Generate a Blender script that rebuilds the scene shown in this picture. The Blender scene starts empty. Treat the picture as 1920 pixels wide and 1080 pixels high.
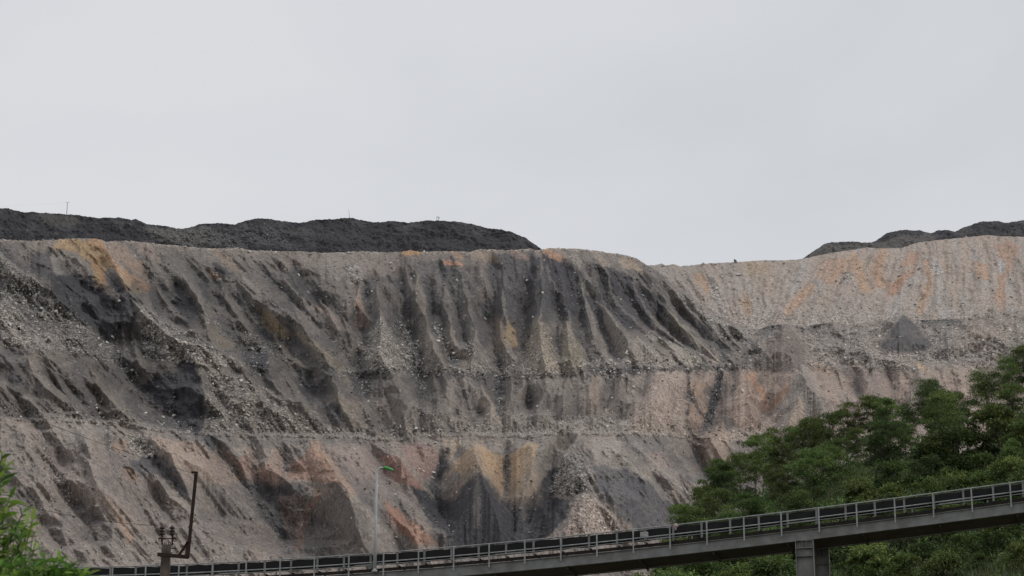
import bpy, bmesh, math, random
import numpy as np
from mathutils import Vector, Matrix
R = math.radians
rng = np.random.default_rng(7)
random.seed(7)
scene = bpy.context.scene
COL = scene.collection

# ------------------------------------------------------------------ camera, sky, sun, exposure
F = 4330.0                      # focal length in pixels of a 1920 px wide picture
PITCH = R(17.0)
CP, SP = math.cos(PITCH), math.sin(PITCH)
cd = bpy.data.cameras.new("camera")
cd.sensor_width = 36.0
cd.lens = F / 1920 * 36
cd.clip_start = 0.5
cd.clip_end = 20000
cd.dof.use_dof = True
cd.dof.focus_distance = 400
cd.dof.aperture_fstop = 6.3
cam = bpy.data.objects.new("camera", cd)
cam.rotation_euler = (R(90) + PITCH, 0, 0)
COL.objects.link(cam)
scene.camera = cam

SUN_EL, SUN_AZ = R(50), R(113)           # azimuth from +Y (view direction) towards +X
world = bpy.data.worlds.new("World")
scene.world = world
world.use_nodes = True
nt = world.node_tree
nt.nodes.clear()
N, L = nt.nodes, nt.links
wo = N.new("ShaderNodeOutputWorld")
bg = N.new("ShaderNodeBackground"); bg.inputs["Strength"].default_value = 1.0
sky = N.new("ShaderNodeTexSky"); sky.sky_type = 'NISHITA'; sky.sun_disc = False
sky.sun_elevation = SUN_EL; sky.sun_rotation = SUN_AZ
sky.air_density = 1.0; sky.dust_density = 3.0
skys = N.new("ShaderNodeVectorMath"); skys.operation = 'SCALE'; skys.inputs['Scale'].default_value = 0.08
tc = N.new("ShaderNodeTexCoord")
mp = N.new("ShaderNodeMapping"); mp.inputs['Scale'].default_value = (1.0, 1.0, 1.9)
n1 = N.new("ShaderNodeTexNoise"); n1.inputs['Scale'].default_value = 3.6; n1.inputs['Detail'].default_value = 4
n1.inputs['Roughness'].default_value = 0.5; n1.inputs['Distortion'].default_value = 0.2
cr = N.new("ShaderNodeValToRGB")
cr.color_ramp.elements[0].position = 0.34; cr.color_ramp.elements[0].color = (0.630, 0.648, 0.682, 1)
cr.color_ramp.elements[1].position = 0.64; cr.color_ramp.elements[1].color = (0.735, 0.746, 0.770, 1)
mx = N.new("ShaderNodeMix"); mx.data_type = 'RGBA'; mx.inputs['Factor'].default_value = 0.93
L.new(tc.outputs['Generated'], mp.inputs['Vector']); L.new(mp.outputs[0], n1.inputs['Vector'])
L.new(n1.outputs['Fac'], cr.inputs['Fac']); L.new(sky.outputs[0], skys.inputs[0])
L.new(skys.outputs[0], mx.inputs['A']); L.new(cr.outputs[0], mx.inputs['B'])
L.new(mx.outputs['Result'], bg.inputs['Color']); L.new(bg.outputs[0], wo.inputs['Surface'])

sl = bpy.data.lights.new("sun", 'SUN'); sl.energy = 1.25; sl.angle = R(13); sl.color = (1.0, 0.96, 0.9)
sun = bpy.data.objects.new("sun", sl); COL.objects.link(sun)
sd = Vector((math.sin(SUN_AZ) * math.cos(SUN_EL), math.cos(SUN_AZ) * math.cos(SUN_EL), math.sin(SUN_EL)))
sun.rotation_euler = (-sd).to_track_quat('-Z', 'Y').to_euler()
scene.view_settings.view_transform = 'Standard'
scene.view_settings.look = 'None'
scene.view_settings.exposure = 0.0
scene.view_settings.gamma = 1.0
scene.view_settings.use_curve_mapping = False

# ------------------------------------------------------------------ helpers
def at(px, py, Y):
    """world point on the line of sight of a photograph pixel at world distance Y ahead"""
    x = (px - 960.0) / F; v = (540.0 - py) / F
    yc = CP - v * SP; zc = SP + v * CP
    return Vector((Y * x / yc, Y, Y * zc / yc))
def elev(py):
    v = (540.0 - np.asarray(py, float)) / F
    return (SP + v * CP) / (CP - v * SP)
def tag(o, label=None, cat=None, group=None, kind=None):
    if label: o["label"] = label
    if cat: o["category"] = cat
    if group: o["group"] = group
    if kind: o["kind"] = kind
    return o
def empty(name, loc, rz=0.0):
    o = bpy.data.objects.new(name, None); COL.objects.link(o)
    o.location = loc; o.rotation_euler = (0, 0, rz); o.empty_display_size = 0.2
    return o
def link_mesh(name, me, mat=None, parent=None):
    o = bpy.data.objects.new(name, me); COL.objects.link(o)
    if mat is not None and len(me.materials) == 0: me.materials.append(mat)
    if parent is not None: o.parent = parent
    return o
def mesh_np(name, verts, quads=None, tris=None, smooth=True):
    """fast mesh from numpy arrays"""
    me = bpy.data.meshes.new(name)
    nq = 0 if quads is None else len(quads); ntr = 0 if tris is None else len(tris)
    me.vertices.add(len(verts)); me.vertices.foreach_set("co", np.asarray(verts, np.float32).ravel())
    loops = []
    if nq: loops.append(np.asarray(quads, np.int32).ravel())
    if ntr: loops.append(np.asarray(tris, np.int32).ravel())
    loops = np.concatenate(loops)
    me.loops.add(len(loops)); me.loops.foreach_set("vertex_index", loops)
    starts = np.concatenate([np.arange(nq) * 4, nq * 4 + np.arange(ntr) * 3]).astype(np.int32)
    me.polygons.add(nq + ntr); me.polygons.foreach_set("loop_start", starts)
    me.polygons.foreach_set("use_smooth", np.full(nq + ntr, smooth))
    me.update(calc_edges=True)
    return me
def set_attr(me, name, arr, kind):
    a = me.attributes.new(name, kind, 'POINT')
    if kind == 'FLOAT_COLOR':
        c = np.ones((len(arr), 4), np.float32); c[:, :3] = arr
        a.data.foreach_set("color", c.ravel())
    else:
        a.data.foreach_set("value", np.asarray(arr, np.float32).ravel())
def box(bm, c, s, rot=None):
    g = bmesh.ops.create_cube(bm, size=1.0)
    m = Matrix.Translation(c) @ (rot.to_4x4() if rot is not None else Matrix.Identity(4)) @ Matrix.Diagonal((s[0], s[1], s[2], 1))
    bmesh.ops.transform(bm, matrix=m, verts=g['verts'])
    return g['verts']
def beam(bm, p, q, w, h, up=Vector((0, 0, 1))):
    """square bar from p to q: w wide across, h along 'up'"""
    p = Vector(p); q = Vector(q); d = (q - p); ln = d.length; d.normalize()
    s = d.cross(up)
    if s.length < 1e-4: s = d.cross(Vector((0, 1, 0)))
    s.normalize(); u = s.cross(d).normalized()
    m = Matrix(((d.x, s.x, u.x), (d.y, s.y, u.y), (d.z, s.z, u.z)))
    return box(bm, (p + q) / 2, (ln, w, h), m)
def tube(bm, pts, rad, n=8, caps=True):
    pts = [Vector(p) for p in pts]
    if not hasattr(rad, '__len__'): rad = [rad] * len(pts)
    rings = []
    a = None
    for i, p in enumerate(pts):
        d = (pts[min(i + 1, len(pts) - 1)] - pts[max(i - 1, 0)]).normalized()
        if a is None:
            a = d.cross(Vector((0, 0, 1)))
            if a.length < 0.05: a = d.cross(Vector((0, 1, 0)))
        a = (a - d * a.dot(d)).normalized(); b = d.cross(a)
        rings.append([bm.verts.new(p + (a * math.cos(t) + b * math.sin(t)) * rad[i]) for t in [2 * math.pi * k / n for k in range(n)]])
    for r0, r1 in zip(rings, rings[1:]):
        for k in range(n):
            f = bm.faces.new((r0[k], r0[(k + 1) % n], r1[(k + 1) % n], r1[k])); f.smooth = True
    if caps:
        bm.faces.new(rings[0][::-1]); bm.faces.new(rings[-1])
def done(bm, name, mat, parent=None, bevel=0.0):
    if bevel:
        bmesh.ops.bevel(bm, geom=[e for e in bm.edges if len(e.link_faces) == 2 and e.calc_face_angle(0) > 0.6], offset=bevel, segments=1, affect='EDGES')
    bmesh.ops.recalc_face_normals(bm, faces=bm.faces)
    me = bpy.data.meshes.new(name); bm.to_mesh(me); bm.free()
    return link_mesh(name, me, mat, parent)

# numpy gradient noise
_P = rng.permutation(256); _P = np.concatenate([_P, _P])
_G = np.stack([np.cos(np.arange(256) * 2 * np.pi / 256 * 37), np.sin(np.arange(256) * 2 * np.pi / 256 * 37)], 1)
def perlin(x, y):
    x = np.asarray(x, np.float64); y = np.asarray(y, np.float64)
    xi = np.floor(x).astype(np.int64); yi = np.floor(y).astype(np.int64)
    xf = x - xi; yf = y - yi
    u = xf * xf * xf * (xf * (xf * 6 - 15) + 10); v = yf * yf * yf * (yf * (yf * 6 - 15) + 10)
    def g(ix, iy, fx, fy):
        k = _P[_P[ix & 255] + (iy & 255)]
        return _G[k, 0] * fx + _G[k, 1] * fy
    a = g(xi, yi, xf, yf); b = g(xi + 1, yi, xf - 1, yf)
    c = g(xi, yi + 1, xf, yf - 1); d = g(xi + 1, yi + 1, xf - 1, yf - 1)
    return (a + u * (b - a) + v * ((c + u * (d - c)) - (a + u * (b - a)))) * 1.5
def fbm(x, y, octv=4, gain=0.5):
    s = 0; a = 1.0; t = 0
    for i in range(octv):
        s = s + a * perlin(x * 2 ** i + 17.3 * i, y * 2 ** i + 5.1 * i); t += a; a *= gain
    return s / t
def smooth(a, b, x):
    t = np.clip((x - a) / (b - a), 0, 1); return t * t * (3 - 2 * t)
def s2l(c):
    c = np.asarray(c, float) / 255.0
    return np.where(c <= 0.04045, c / 12.92, ((c + 0.055) / 1.055) ** 2.4)

# ------------------------------------------------------------------ materials
def new_mat(name):
    m = bpy.data.materials.new(name); m.use_nodes = True
    t = m.node_tree; b = t.nodes["Principled BSDF"]
    return m, t, b
def simple_mat(name, col, rough=0.7, metal=0.0, var=0.25, scale=6.0, spec=0.3, dirt=None, bump=0.0):
    """painted or raw surface: base colour broken by two sizes of noise, optional second dirt colour"""
    m, t, b = new_mat(name)
    b.inputs['Roughness'].default_value = rough; b.inputs['Metallic'].default_value = metal
    b.inputs['Specular IOR Level'].default_value = spec
    c = t.nodes.new("ShaderNodeTexCoord")
    n = t.nodes.new("ShaderNodeTexNoise"); n.inputs['Scale'].default_value = scale; n.inputs['Detail'].default_value = 6; n.inputs['Roughness'].default_value = 0.65
    r = t.nodes.new("ShaderNodeValToRGB")
    d = dirt if dirt is not None else tuple(v * (1 - var) for v in col)
    r.color_ramp.elements[0].position = 0.35; r.color_ramp.elements[0].color = (*d, 1)
    r.color_ramp.elements[1].position = 0.62; r.color_ramp.elements[1].color = (*[v * (1 + var * 0.4) for v in col], 1)
    t.links.new(c.outputs['Object'], n.inputs['Vector']); t.links.new(n.outputs['Fac'], r.inputs['Fac'])
    t.links.new(r.outputs[0], b.inputs['Base Color'])
    if bump:
        bp = t.nodes.new("ShaderNodeBump"); bp.inputs['Strength'].default_value = bump; bp.inputs['Distance'].default_value = 0.02
        t.links.new(n.outputs['Fac'], bp.inputs['Height']); t.links.new(bp.outputs[0], b.inputs['Normal'])
    return m
def spoil_mat(name, grain=1.0):
    """loose tipped rock and coal: colour laid on the mesh, broken up by stones and grit"""
    m, t, b = new_mat(name)
    b.inputs['Roughness'].default_value = 0.95; b.inputs['Specular IOR Level'].default_value = 0.12
    nd, lk = t.nodes, t.links
    co = nd.new("ShaderNodeTexCoord")
    at1 = nd.new("ShaderNodeAttribute"); at1.attribute_name = "Col"
    at2 = nd.new("ShaderNodeAttribute"); at2.attribute_name = "rub"
    no = nd.new("ShaderNodeTexNoise"); no.inputs['Scale'].default_value = 0.55 / grain; no.inputs['Detail'].default_value = 7; no.inputs['Roughness'].default_value = 0.7
    vo = nd.new("ShaderNodeTexVoronoi"); vo.inputs['Scale'].default_value = 0.75 / grain; vo.inputs['Randomness'].default_value = 1.0
    vo2 = nd.new("ShaderNodeTexVoronoi"); vo2.inputs['Scale'].default_value = 1.7 / grain
    for n_ in (no, vo, vo2): lk.new(co.outputs['Object'], n_.inputs['Vector'])
    # grit brightness 0.72..1.28
    mr = nd.new("ShaderNodeMapRange"); mr.inputs['From Min'].default_value = 0.3; mr.inputs['From Max'].default_value = 0.7
    mr.inputs['To Min'].default_value = 0.58; mr.inputs['To Max'].default_value = 1.42
    lk.new(no.outputs['Fac'], mr.inputs['Value'])
    # stones: random grey per cell
    sep = nd.new("ShaderNodeSeparateColor"); lk.new(vo.outputs['Color'], sep.inputs[0])
    sr = nd.new("ShaderNodeMapRange"); sr.inputs['From Min'].default_value = 0.0; sr.inputs['From Max'].default_value = 1.0
    sr.inputs['To Min'].default_value = 0.52; sr.inputs['To Max'].default_value = 1.55
    lk.new(sep.outputs[0], sr.inputs['Value'])
    sep2 = nd.new("ShaderNodeSeparateColor"); lk.new(vo2.outputs['Color'], sep2.inputs[0])
    sr2 = nd.new("ShaderNodeMapRange"); sr2.inputs['To Min'].default_value = 0.6; sr2.inputs['To Max'].default_value = 1.4
    lk.new(sep2.outputs[0], sr2.inputs['Value'])
    st = nd.new("ShaderNodeMath"); st.operation = 'MULTIPLY'; lk.new(sr.outputs[0], st.inputs[0]); lk.new(sr2.outputs[0], st.inputs[1])
    mx1 = nd.new("ShaderNodeMix"); mx1.data_type = 'FLOAT'; mx1.inputs['A'].default_value = 1.0
    lk.new(at2.outputs['Fac'], mx1.inputs['Factor']); lk.new(st.outputs[0], mx1.inputs['B'])
    ml = nd.new("ShaderNodeMath"); ml.operation = 'MULTIPLY'; lk.new(mr.outputs[0], ml.inputs[0]); lk.new(mx1.outputs['Result'], ml.inputs[1])
    vm = nd.new("ShaderNodeVectorMath"); vm.operation = 'SCALE'; lk.new(at1.outputs['Color'], vm.inputs[0]); lk.new(ml.outputs[0], vm.inputs['Scale'])
    lk.new(vm.outputs[0], b.inputs['Base Color'])
    hh = nd.new("ShaderNodeMath"); hh.operation = 'MULTIPLY_ADD'; hh.inputs[2].default_value = 0.0
    iv = nd.new("ShaderNodeMath"); iv.operation = 'SUBTRACT'; iv.inputs[0].default_value = 1.0
    lk.new(vo.outputs['Distance'], iv.inputs[1]); lk.new(iv.outputs[0], hh.inputs[0]); lk.new(at2.outputs['Fac'], hh.inputs[1]); lk.new(no.outputs['Fac'], hh.inputs[2])
    bp = nd.new("ShaderNodeBump"); bp.inputs['Strength'].default_value = 0.7; bp.inputs['Distance'].default_value = 0.6 * grain
    lk.new(hh.outputs[0], bp.inputs['Height']); lk.new(bp.outputs[0], b.inputs['Normal'])
    return m
def attr_mat(name, rough=0.9, spec=0.2, scale=1.5, lo=0.75, hi=1.25):
    m, t, b = new_mat(name)
    b.inputs['Roughness'].default_value = rough; b.inputs['Specular IOR Level'].default_value = spec
    nd, lk = t.nodes, t.links
    a = nd.new("ShaderNodeAttribute"); a.attribute_name = "Col"
    co = nd.new("ShaderNodeTexCoord"); no = nd.new("ShaderNodeTexNoise"); no.inputs['Scale'].default_value = scale; no.inputs['Detail'].default_value = 5
    mr = nd.new("ShaderNodeMapRange"); mr.inputs['From Min'].default_value = 0.3; mr.inputs['From Max'].default_value = 0.7
    mr.inputs['To Min'].default_value = lo; mr.inputs['To Max'].default_value = hi
    vm = nd.new("ShaderNodeVectorMath"); vm.operation = 'SCALE'
    lk.new(co.outputs['Object'], no.inputs['Vector']); lk.new(no.outputs['Fac'], mr.inputs['Value'])
    lk.new(a.outputs['Color'], vm.inputs[0]); lk.new(mr.outputs[0], vm.inputs['Scale']); lk.new(vm.outputs[0], b.inputs['Base Color'])
    return m
M_SPOIL = spoil_mat("spoil")
M_ROCK = attr_mat("rock", 0.9, 0.15, 1.2, 0.7, 1.25)
# ------------------------------------------------------------------ the mine dump: terraced spoil slopes
KALB = 0.70
def alb(c):
    a = s2l(c) / KALB; g = a @ np.array([0.3, 0.5, 0.2])
    return np.clip((g + (a - g) * 0.75) * 0.94, 0.012, 0.75)
def lerp(px, tab):
    a = np.array(sorted(tab.items()), float); return np.interp(px, a[:, 0], a[:, 1])

class Sheet:
    """a slope sampled along lines of sight: columns px, rows from crest line to foot; Y is distance ahead"""
    def __init__(s, x0, x1, dx, top, bot, rows):
        s.px1 = np.arange(x0, x1 + dx, dx); s.nc = len(s.px1); s.nr = rows
        t = np.linspace(0, 1, rows)[:, None]
        tp = top(s.px1)[None, :]; bt = bot(s.px1)[None, :] if callable(bot) else np.full((1, s.nc), float(bot))
        s.px = np.repeat(s.px1[None, :], rows, 0); s.py = tp + (bt - tp) * t
        s.top = tp[0]; s.x0 = x0; s.dx = dx
        s.rel = np.zeros_like(s.px); s.col = np.zeros((rows, s.nc, 3)); s.rub = np.zeros_like(s.px)
        w = 9.0
        s.wx = s.px + w * fbm(s.px / 34 + 3.1, s.py / 34, 3) + 5.0 * fbm(s.px / 8, s.py / 8, 3)
        s.wy = s.py + w * fbm(s.px / 34 + 71, s.py / 34 + 9, 3) + 5.0 * fbm(s.px / 8 + 40, s.py / 8, 3)
    def cols(s, a, b):
        i = max(0, int((a - s.x0) / s.dx)); j = min(s.nc, int((b - s.x0) / s.dx) + 2); return slice(i, max(i, j))
    def dist(s, pts, sl, warp=0.0):
        x = s.px[:, sl] * (1 - warp) + s.wx[:, sl] * warp; y = s.py[:, sl] * (1 - warp) + s.wy[:, sl] * warp
        best = np.full(x.shape, 1e9); par = np.zeros(x.shape); side = np.zeros(x.shape)
        n = len(pts) - 1
        for i in range(n):
            ax, ay = pts[i]; bx, by = pts[i + 1]; dx, dy = bx - ax, by - ay; l2 = dx * dx + dy * dy + 1e-9
            t = np.clip(((x - ax) * dx + (y - ay) * dy) / l2, 0, 1)
            qx = x - ax - t * dx; qy = y - ay - t * dy; d = np.hypot(qx, qy)
            m = d < best; best = np.where(m, d, best); par = np.where(m, (i + t) / n, par)
        return best, par
    def crease(s, pts, h, w, taper=(0.15, 0.38), warp=0.45):
        """h > 0 cuts a gully h metres back, h < 0 pushes a ridge forward; width grows downhill"""
        xs = [p[0] for p in pts]; sl = s.cols(min(xs) - 2.2 * w, max(xs) + 2.2 * w)
        d, t = s.dist(pts, sl, warp)
        ww = w * (0.65 + 0.7 * t)
        f = np.clip(1 - d / ww, 0, 1)
        f = f * np.where(t < taper[0], np.clip(t / max(taper[0], 1e-6), 0, 1) * 0.9 + 0.1, 1) * np.where(t > 1 - taper[1], np.clip((1 - t) / max(taper[1], 1e-6), 0, 1), 1)
        s.rel[:, sl] += h * f
    def stroke(s, pts, w, c, a=0.8, warp=1.0, grow=1.0, rub=None):
        xs = [p[0] for p in pts]; sl = s.cols(min(xs) - 2 * w - 14, max(xs) + 2 * w + 14)
        d, t = s.dist(pts, sl, warp)
        ww = w * (1 + (grow - 1) * t)
        al = a * (1 - smooth(0.5, 1.2, d / ww)) * (0.45 + 0.75 * s.streak[:, sl])
        al = np.clip(al, 0, 1)
        s.col[:, sl] = s.col[:, sl] * (1 - al[..., None]) + alb(c) * al[..., None]
        if rub is not None: s.rub[:, sl] = s.rub[:, sl] * (1 - al) + rub * al
    def incise(s, paths, g, cap):
        """gully lines cut to a depth, with straight flanks rising from them that meet in sharp ridges"""
        D = np.full(s.px.shape, -cap)
        rowpy = s.py
        for (pts, dep, wig) in paths:
            ys = np.array([p[1] for p in pts], float); xs = np.array([p[0] for p in pts], float)
            if len(ys) < 2: continue
            jm = int(np.clip((xs.mean() - s.x0) / s.dx, 0, s.nc - 1)); col_py = rowpy[:, jm]
            yy = np.arange(ys[0], ys[-1], 0.55); xx = np.interp(yy, ys, xs)
            k = rng.uniform(0, 99)
            xx = xx + wig * perlin(yy / 17 + k, yy * 0 + k) + wig * .5 * perlin(yy / 6 + k, yy * 0 + 3)
            t = (yy - ys[0]) / (ys[-1] - ys[0])
            d = -cap + np.minimum(np.minimum(dep + cap, 0.30 * (yy - ys[0])), 0.9 * (ys[-1] - yy) + 1.0)
            j = ((xx - s.x0) / s.dx).round().astype(int); ok = (j >= 0) & (j < s.nc)
            j, y2_, d = j[ok], yy[ok], d[ok]
            i = ((y2_ - s.top[j]) / (s.py[-1, j] - s.top[j]) * (s.nr - 1)).round().astype(int); ok = (i >= 0) & (i < s.nr)
            np.maximum.at(D, (i[ok], j[ok]), d[ok])
        gs = g * s.dx
        for c in range(1, s.nc): D[:, c] = np.maximum(D[:, c], D[:, c - 1] - gs[:, c])
        for c in range(s.nc - 2, -1, -1): D[:, c] = np.maximum(D[:, c], D[:, c + 1] - gs[:, c])
        return D
    def mound(s, cx, ay, by, hw, h, c=None, a=0.6, rub=None, skew=0.0):
        """tipped heap: a cone leaning out of the slope"""
        xe = skew * (by - ay); sl = s.cols(cx - hw * 1.6 + min(0, xe) - 10, cx + hw * 1.6 + max(0, xe) + 10); x, y = s.wx[:, sl] * .5 + s.px[:, sl] * .5, s.wy[:, sl] * .5 + s.py[:, sl] * .5
        t = (y - ay) / (by - ay); w = hw * np.clip(.12 + .95 * t, 0, 1.05)
        f = np.clip(1 - np.abs(x - cx - skew * (y - ay)) / np.maximum(w, 1e-3), 0, 1) * np.clip((t + .02) * 8, 0, 1) * np.clip((1.12 - t) * 4, 0, 1)
        s.rel[:, sl] -= h * np.minimum(1, f * 1.2) * np.clip(.35 + .65 * t, 0, 1)
        if c is not None:
            al = np.clip(f * 3, 0, 1) * a * (.7 + .5 * s.streak[:, sl]); al = np.clip(al, 0, 1)
            s.col[:, sl] = s.col[:, sl] * (1 - al[..., None]) + alb(c) * al[..., None]
            if rub is not None: s.rub[:, sl] = s.rub[:, sl] * (1 - al) + rub * al
    def spurs(s, lst):
        """fan shaped spurs: apex at the first point, widening downhill; overlapping spurs keep crisp edges"""
        best = np.zeros_like(s.px)
        for (pts, h, w, c, a) in lst:
            xs = [p[0] for p in pts]; sl = s.cols(min(xs) - 1.6 * w - 12, max(xs) + 1.6 * w + 12)
            d, t = s.dist(pts, sl, 0.35)
            ww = w * (0.12 + 1.05 * t) + 0.5
            f = np.clip(1 - d / ww, 0, 1) * np.minimum(1, 0.25 + 1.6 * t) * np.clip((1.0 - t) * 2.4, 0, 1)
            nb = best[:, sl]; m = h * f
            up = m > nb
            best[:, sl] = np.maximum(nb, m * 0.35)
            al = np.where(up, np.clip(f * 2.6, 0, 1) * a * (0.6 + 0.6 * s.streak[:, sl]) * np.minimum(1, 0.15 + 2 * t), 0)
            al = np.clip(al, 0, 1)
            s.col[:, sl] = s.col[:, sl] * (1 - al[..., None]) + alb(c) * al[..., None]
        s.rel -= best
    def poly(s, pts, c=None, a=0.85, soft=7.0, warp=1.2, rub=None, lift=None):
        xs = [p[0] for p in pts]; sl = s.cols(min(xs) - 26, max(xs) + 26)
        x = s.px[:, sl] * (1 - warp) + s.wx[:, sl] * warp; y = s.py[:, sl] * (1 - warp) + s.wy[:, sl] * warp
        ins = np.zeros(x.shape, bool); n = len(pts)
        for i in range(n):
            ax, ay = pts[i]; bx, by = pts[(i + 1) % n]
            if ay == by: continue
            c_ = ((ay > y) != (by > y)) & (x < (bx - ax) * (y - ay) / (by - ay) + ax)
            ins ^= c_
        d, _ = s.dist(list(pts) + [pts[0]], sl, warp)
        sd_ = np.where(ins, d, -d)
        soft = soft * 0.62; f = smooth(-soft * 0.7, soft * 1.1, sd_)
        al = np.clip(f * a * (0.80 + 0.55 * s.streak[:, sl]), 0, 1)
        if c is not None: s.col[:, sl] = s.col[:, sl] * (1 - al[..., None]) + alb(c) * al[..., None]
        if rub is not None: s.rub[:, sl] = s.rub[:, sl] * (1 - f) + rub * f
        if lift is not None: s.rel[:, sl] += lift * f
    def build(s, name, Y, back, foot_z=-1.2, foot=True):
        """rows behind the crest close the top; rows below run down to the ground"""
        v = (540.0 - s.py) / F; yc = CP - v * SP; zc = SP + v * CP
        J = np.arange(s.nc); dpm = np.diff(s.py, axis=0)
        for i in range(s.nr - 1, 0, -1):      # loose ground does not overhang
            off = getattr(s, 'tilt', lambda q, y: q * 0)(s.px1, s.py[i]) * dpm[i - 1] / s.dx
            r = np.interp(J + off, J, s.rel[i]); q = r.copy()
            q[1:-1] = np.maximum(q[1:-1], np.maximum(r[:-2], r[2:]) - 0.40)
            q += np.minimum(Y[i] - Y[i - 1], 0) + 0.10 * dpm[i - 1] + Y[i - 1]
            s.rel[i - 1] = np.maximum(s.rel[i - 1], q - Y[i - 1])
        Yr = Y + s.rel - np.clip(s.rub, 0, 1) * 2.2 * np.abs(perlin(s.px / 4.1 + 7, s.py / 3.4))
        X = Yr * (s.px - 960) / F / yc; Z = Yr * zc / yc
        s.P = np.stack([X, Yr, Z], -1)
        rows = [s.P]
        sp = perlin(s.px / 2.3, s.py / 2.0) * 0.9 + rng.normal(0, .22, s.px.shape)
        s.col = s.col * (1 + np.clip(s.rub * 0.8 + 0.12, 0, 0.75)[..., None] * np.clip(sp, -.75, 1.3)[..., None])
        tb = []
        for (dy, dz) in back:
            p = s.P[0].copy(); k = (p[:, 1] + dy) / p[:, 1]; p[:, 0] *= k; p[:, 1] += dy; p[:, 2] += dz + 1.2 * perlin(s.px1 / 40 + dy, np.full(s.nc, dz * 0.1)); tb.append(p)
        allr = [r[None] for r in tb[::-1]] + rows
        nb = len(tb); nf = 0
        if foot:
            last = s.P[-1]
            for q in (0.2, 0.45, 0.75, 1.0):
                p = last.copy(); z = last[:, 2] * (1 - q) + foot_z * q; p[:, 2] = z; dy = (last[:, 2] - z) / 0.62
                k = (p[:, 1] - dy) / p[:, 1]; p[:, 0] *= k; p[:, 1] -= dy; allr.append(p[None]); nf += 1
        V = np.concatenate(allr, 0); nr, nc = V.shape[:2]
        col = np.concatenate([np.repeat(s.col[:1], nb, 0), s.col, np.repeat(s.col[-1:], nf, 0)], 0)
        rub = np.concatenate([np.repeat(s.rub[:1], nb, 0), s.rub, np.repeat(s.rub[-1:], nf, 0)], 0)
        idx = np.arange(nr * nc).reshape(nr, nc)
        q = np.stack([idx[:-1, :-1], idx[1:, :-1], idx[1:, 1:], idx[:-1, 1:]], -1).reshape(-1, 4)
        me = mesh_np(name, V.reshape(-1, 3), q)
        set_attr(me, "Col", np.clip(col, 0.012, 0.75).reshape(-1, 3), 'FLOAT_COLOR'); set_attr(me, "rub", np.clip(rub, 0, 1).reshape(-1), 'FLOAT')
        s.obj = link_mesh(name, me, M_SPOIL)
        return s.obj
    def sample(s, px, py):
        """point on the finished surface seen at a photograph pixel"""
        j = np.clip((np.asarray(px) - s.x0) / s.dx, 0, s.nc - 1.001).astype(int)
        i = np.clip((np.asarray(py) - s.top[j]) / np.maximum(s.py[-1, j] - s.top[j], 1) * (s.nr - 1), 0, s.nr - 1.001).astype(int)
        return s.P[i, j]
    def rub_at(s, px, py):
        j = np.clip((np.asarray(px) - s.x0) / s.dx, 0, s.nc - 1.001).astype(int)
        i = np.clip((np.asarray(py) - s.top[j]) / np.maximum(s.py[-1, j] - s.top[j], 1) * (s.nr - 1), 0, s.nr - 1.001).astype(int)
        return s.rub[i, j], s.col[i, j], (np.asarray(py) > s.top[j] + 1)

BASE = (112, 104, 98); COAL = (62, 61, 65); COAL2 = (80, 78, 79); PALE = (138, 130, 122); OCH = (150, 122, 84); ORG = (160, 118, 84)
RED = (122, 92, 80); TAN = (132, 117, 105); OLIVE = (112, 104, 84); PINK = (140, 120, 110); GREYD = (92, 88, 86)

# ---- front dump -------------------------------------------------------------------------------
TOP = {-400: 440, 0: 448, 60: 452, 85: 450, 110: 449, 130: 447, 180: 447, 200: 453, 235: 451, 270: 454, 290: 457, 320: 459, 350: 462, 395: 466, 430: 465, 445: 464, 470: 469, 520: 471, 560: 471,
       600: 474, 640: 473, 680: 471, 720: 473, 755: 472, 770: 469, 785: 472, 830: 471, 850: 471, 880: 472, 900: 467, 930: 468, 960: 469, 992: 466, 1010: 469, 1030: 465, 1060: 466, 1080: 466, 1120: 470, 1140: 474,
       1160: 476, 1180: 480, 1195: 485, 1210: 495, 1230: 506, 1250: 521, 1280: 543, 1310: 565, 1340: 585, 1370: 602, 1400: 615, 1418: 620, 1440: 611, 1470: 607, 1500: 612, 1530: 608, 1560: 605, 1600: 607, 1640: 603, 1670: 598,
       1693: 590, 1715: 600, 1740: 600, 1770: 599, 1800: 597, 1830: 594, 1860: 586, 1890: 588, 1920: 580, 2300: 574}
def topA(x):
    return lerp(x, TOP) + 1.6 * fbm(x / 9, x * 0 + 3, 4) + 1.5 * np.clip(perlin(x / 5, x * 0 + 8) - 0.25, 0, 1) * 2
A = Sheet(-220, 2130, 1.25, topA, 1112, 500)
y1 = lerp(A.px, {-300: 772, 0: 784, 60: 788, 130: 789, 215: 790, 300: 806, 350: 810, 400: 815, 500: 816, 620: 817, 700: 821, 740: 823, 800: 816, 900: 814, 985: 818, 1040: 812, 1140: 811, 1260: 815, 1400: 826, 1920: 860, 2200: 870})
y2 = lerp(A.px, {-300: 654, 0: 657, 60: 655, 150: 660, 230: 672, 300: 680, 420: 690, 540: 695, 640: 700, 800: 697, 940: 700, 1150: 693, 1300: 688, 1420: 678, 1560: 690, 1700: 688, 1920: 650, 2200: 640})
y1 += 5.0 * fbm(A.px / 45, A.px * 0, 3) + 1.8 * fbm(A.px / 6, A.px * 0 + 3, 2); y2 += 13 * fbm(A.px / 38 + 9, A.px * 0, 3) + 3 * fbm(A.px / 8 + 9, A.px * 0, 2)
D1 = lerp(A.px, {-400: 790, 0: 832, 300: 868, 600: 900, 900: 918, 1000: 920, 1100: 930, 1200: 946, 1300: 968, 1400: 985, 1500: 992, 2200: 985})
E, E1, E2 = elev(A.py), elev(y1), elev(y2)
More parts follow.
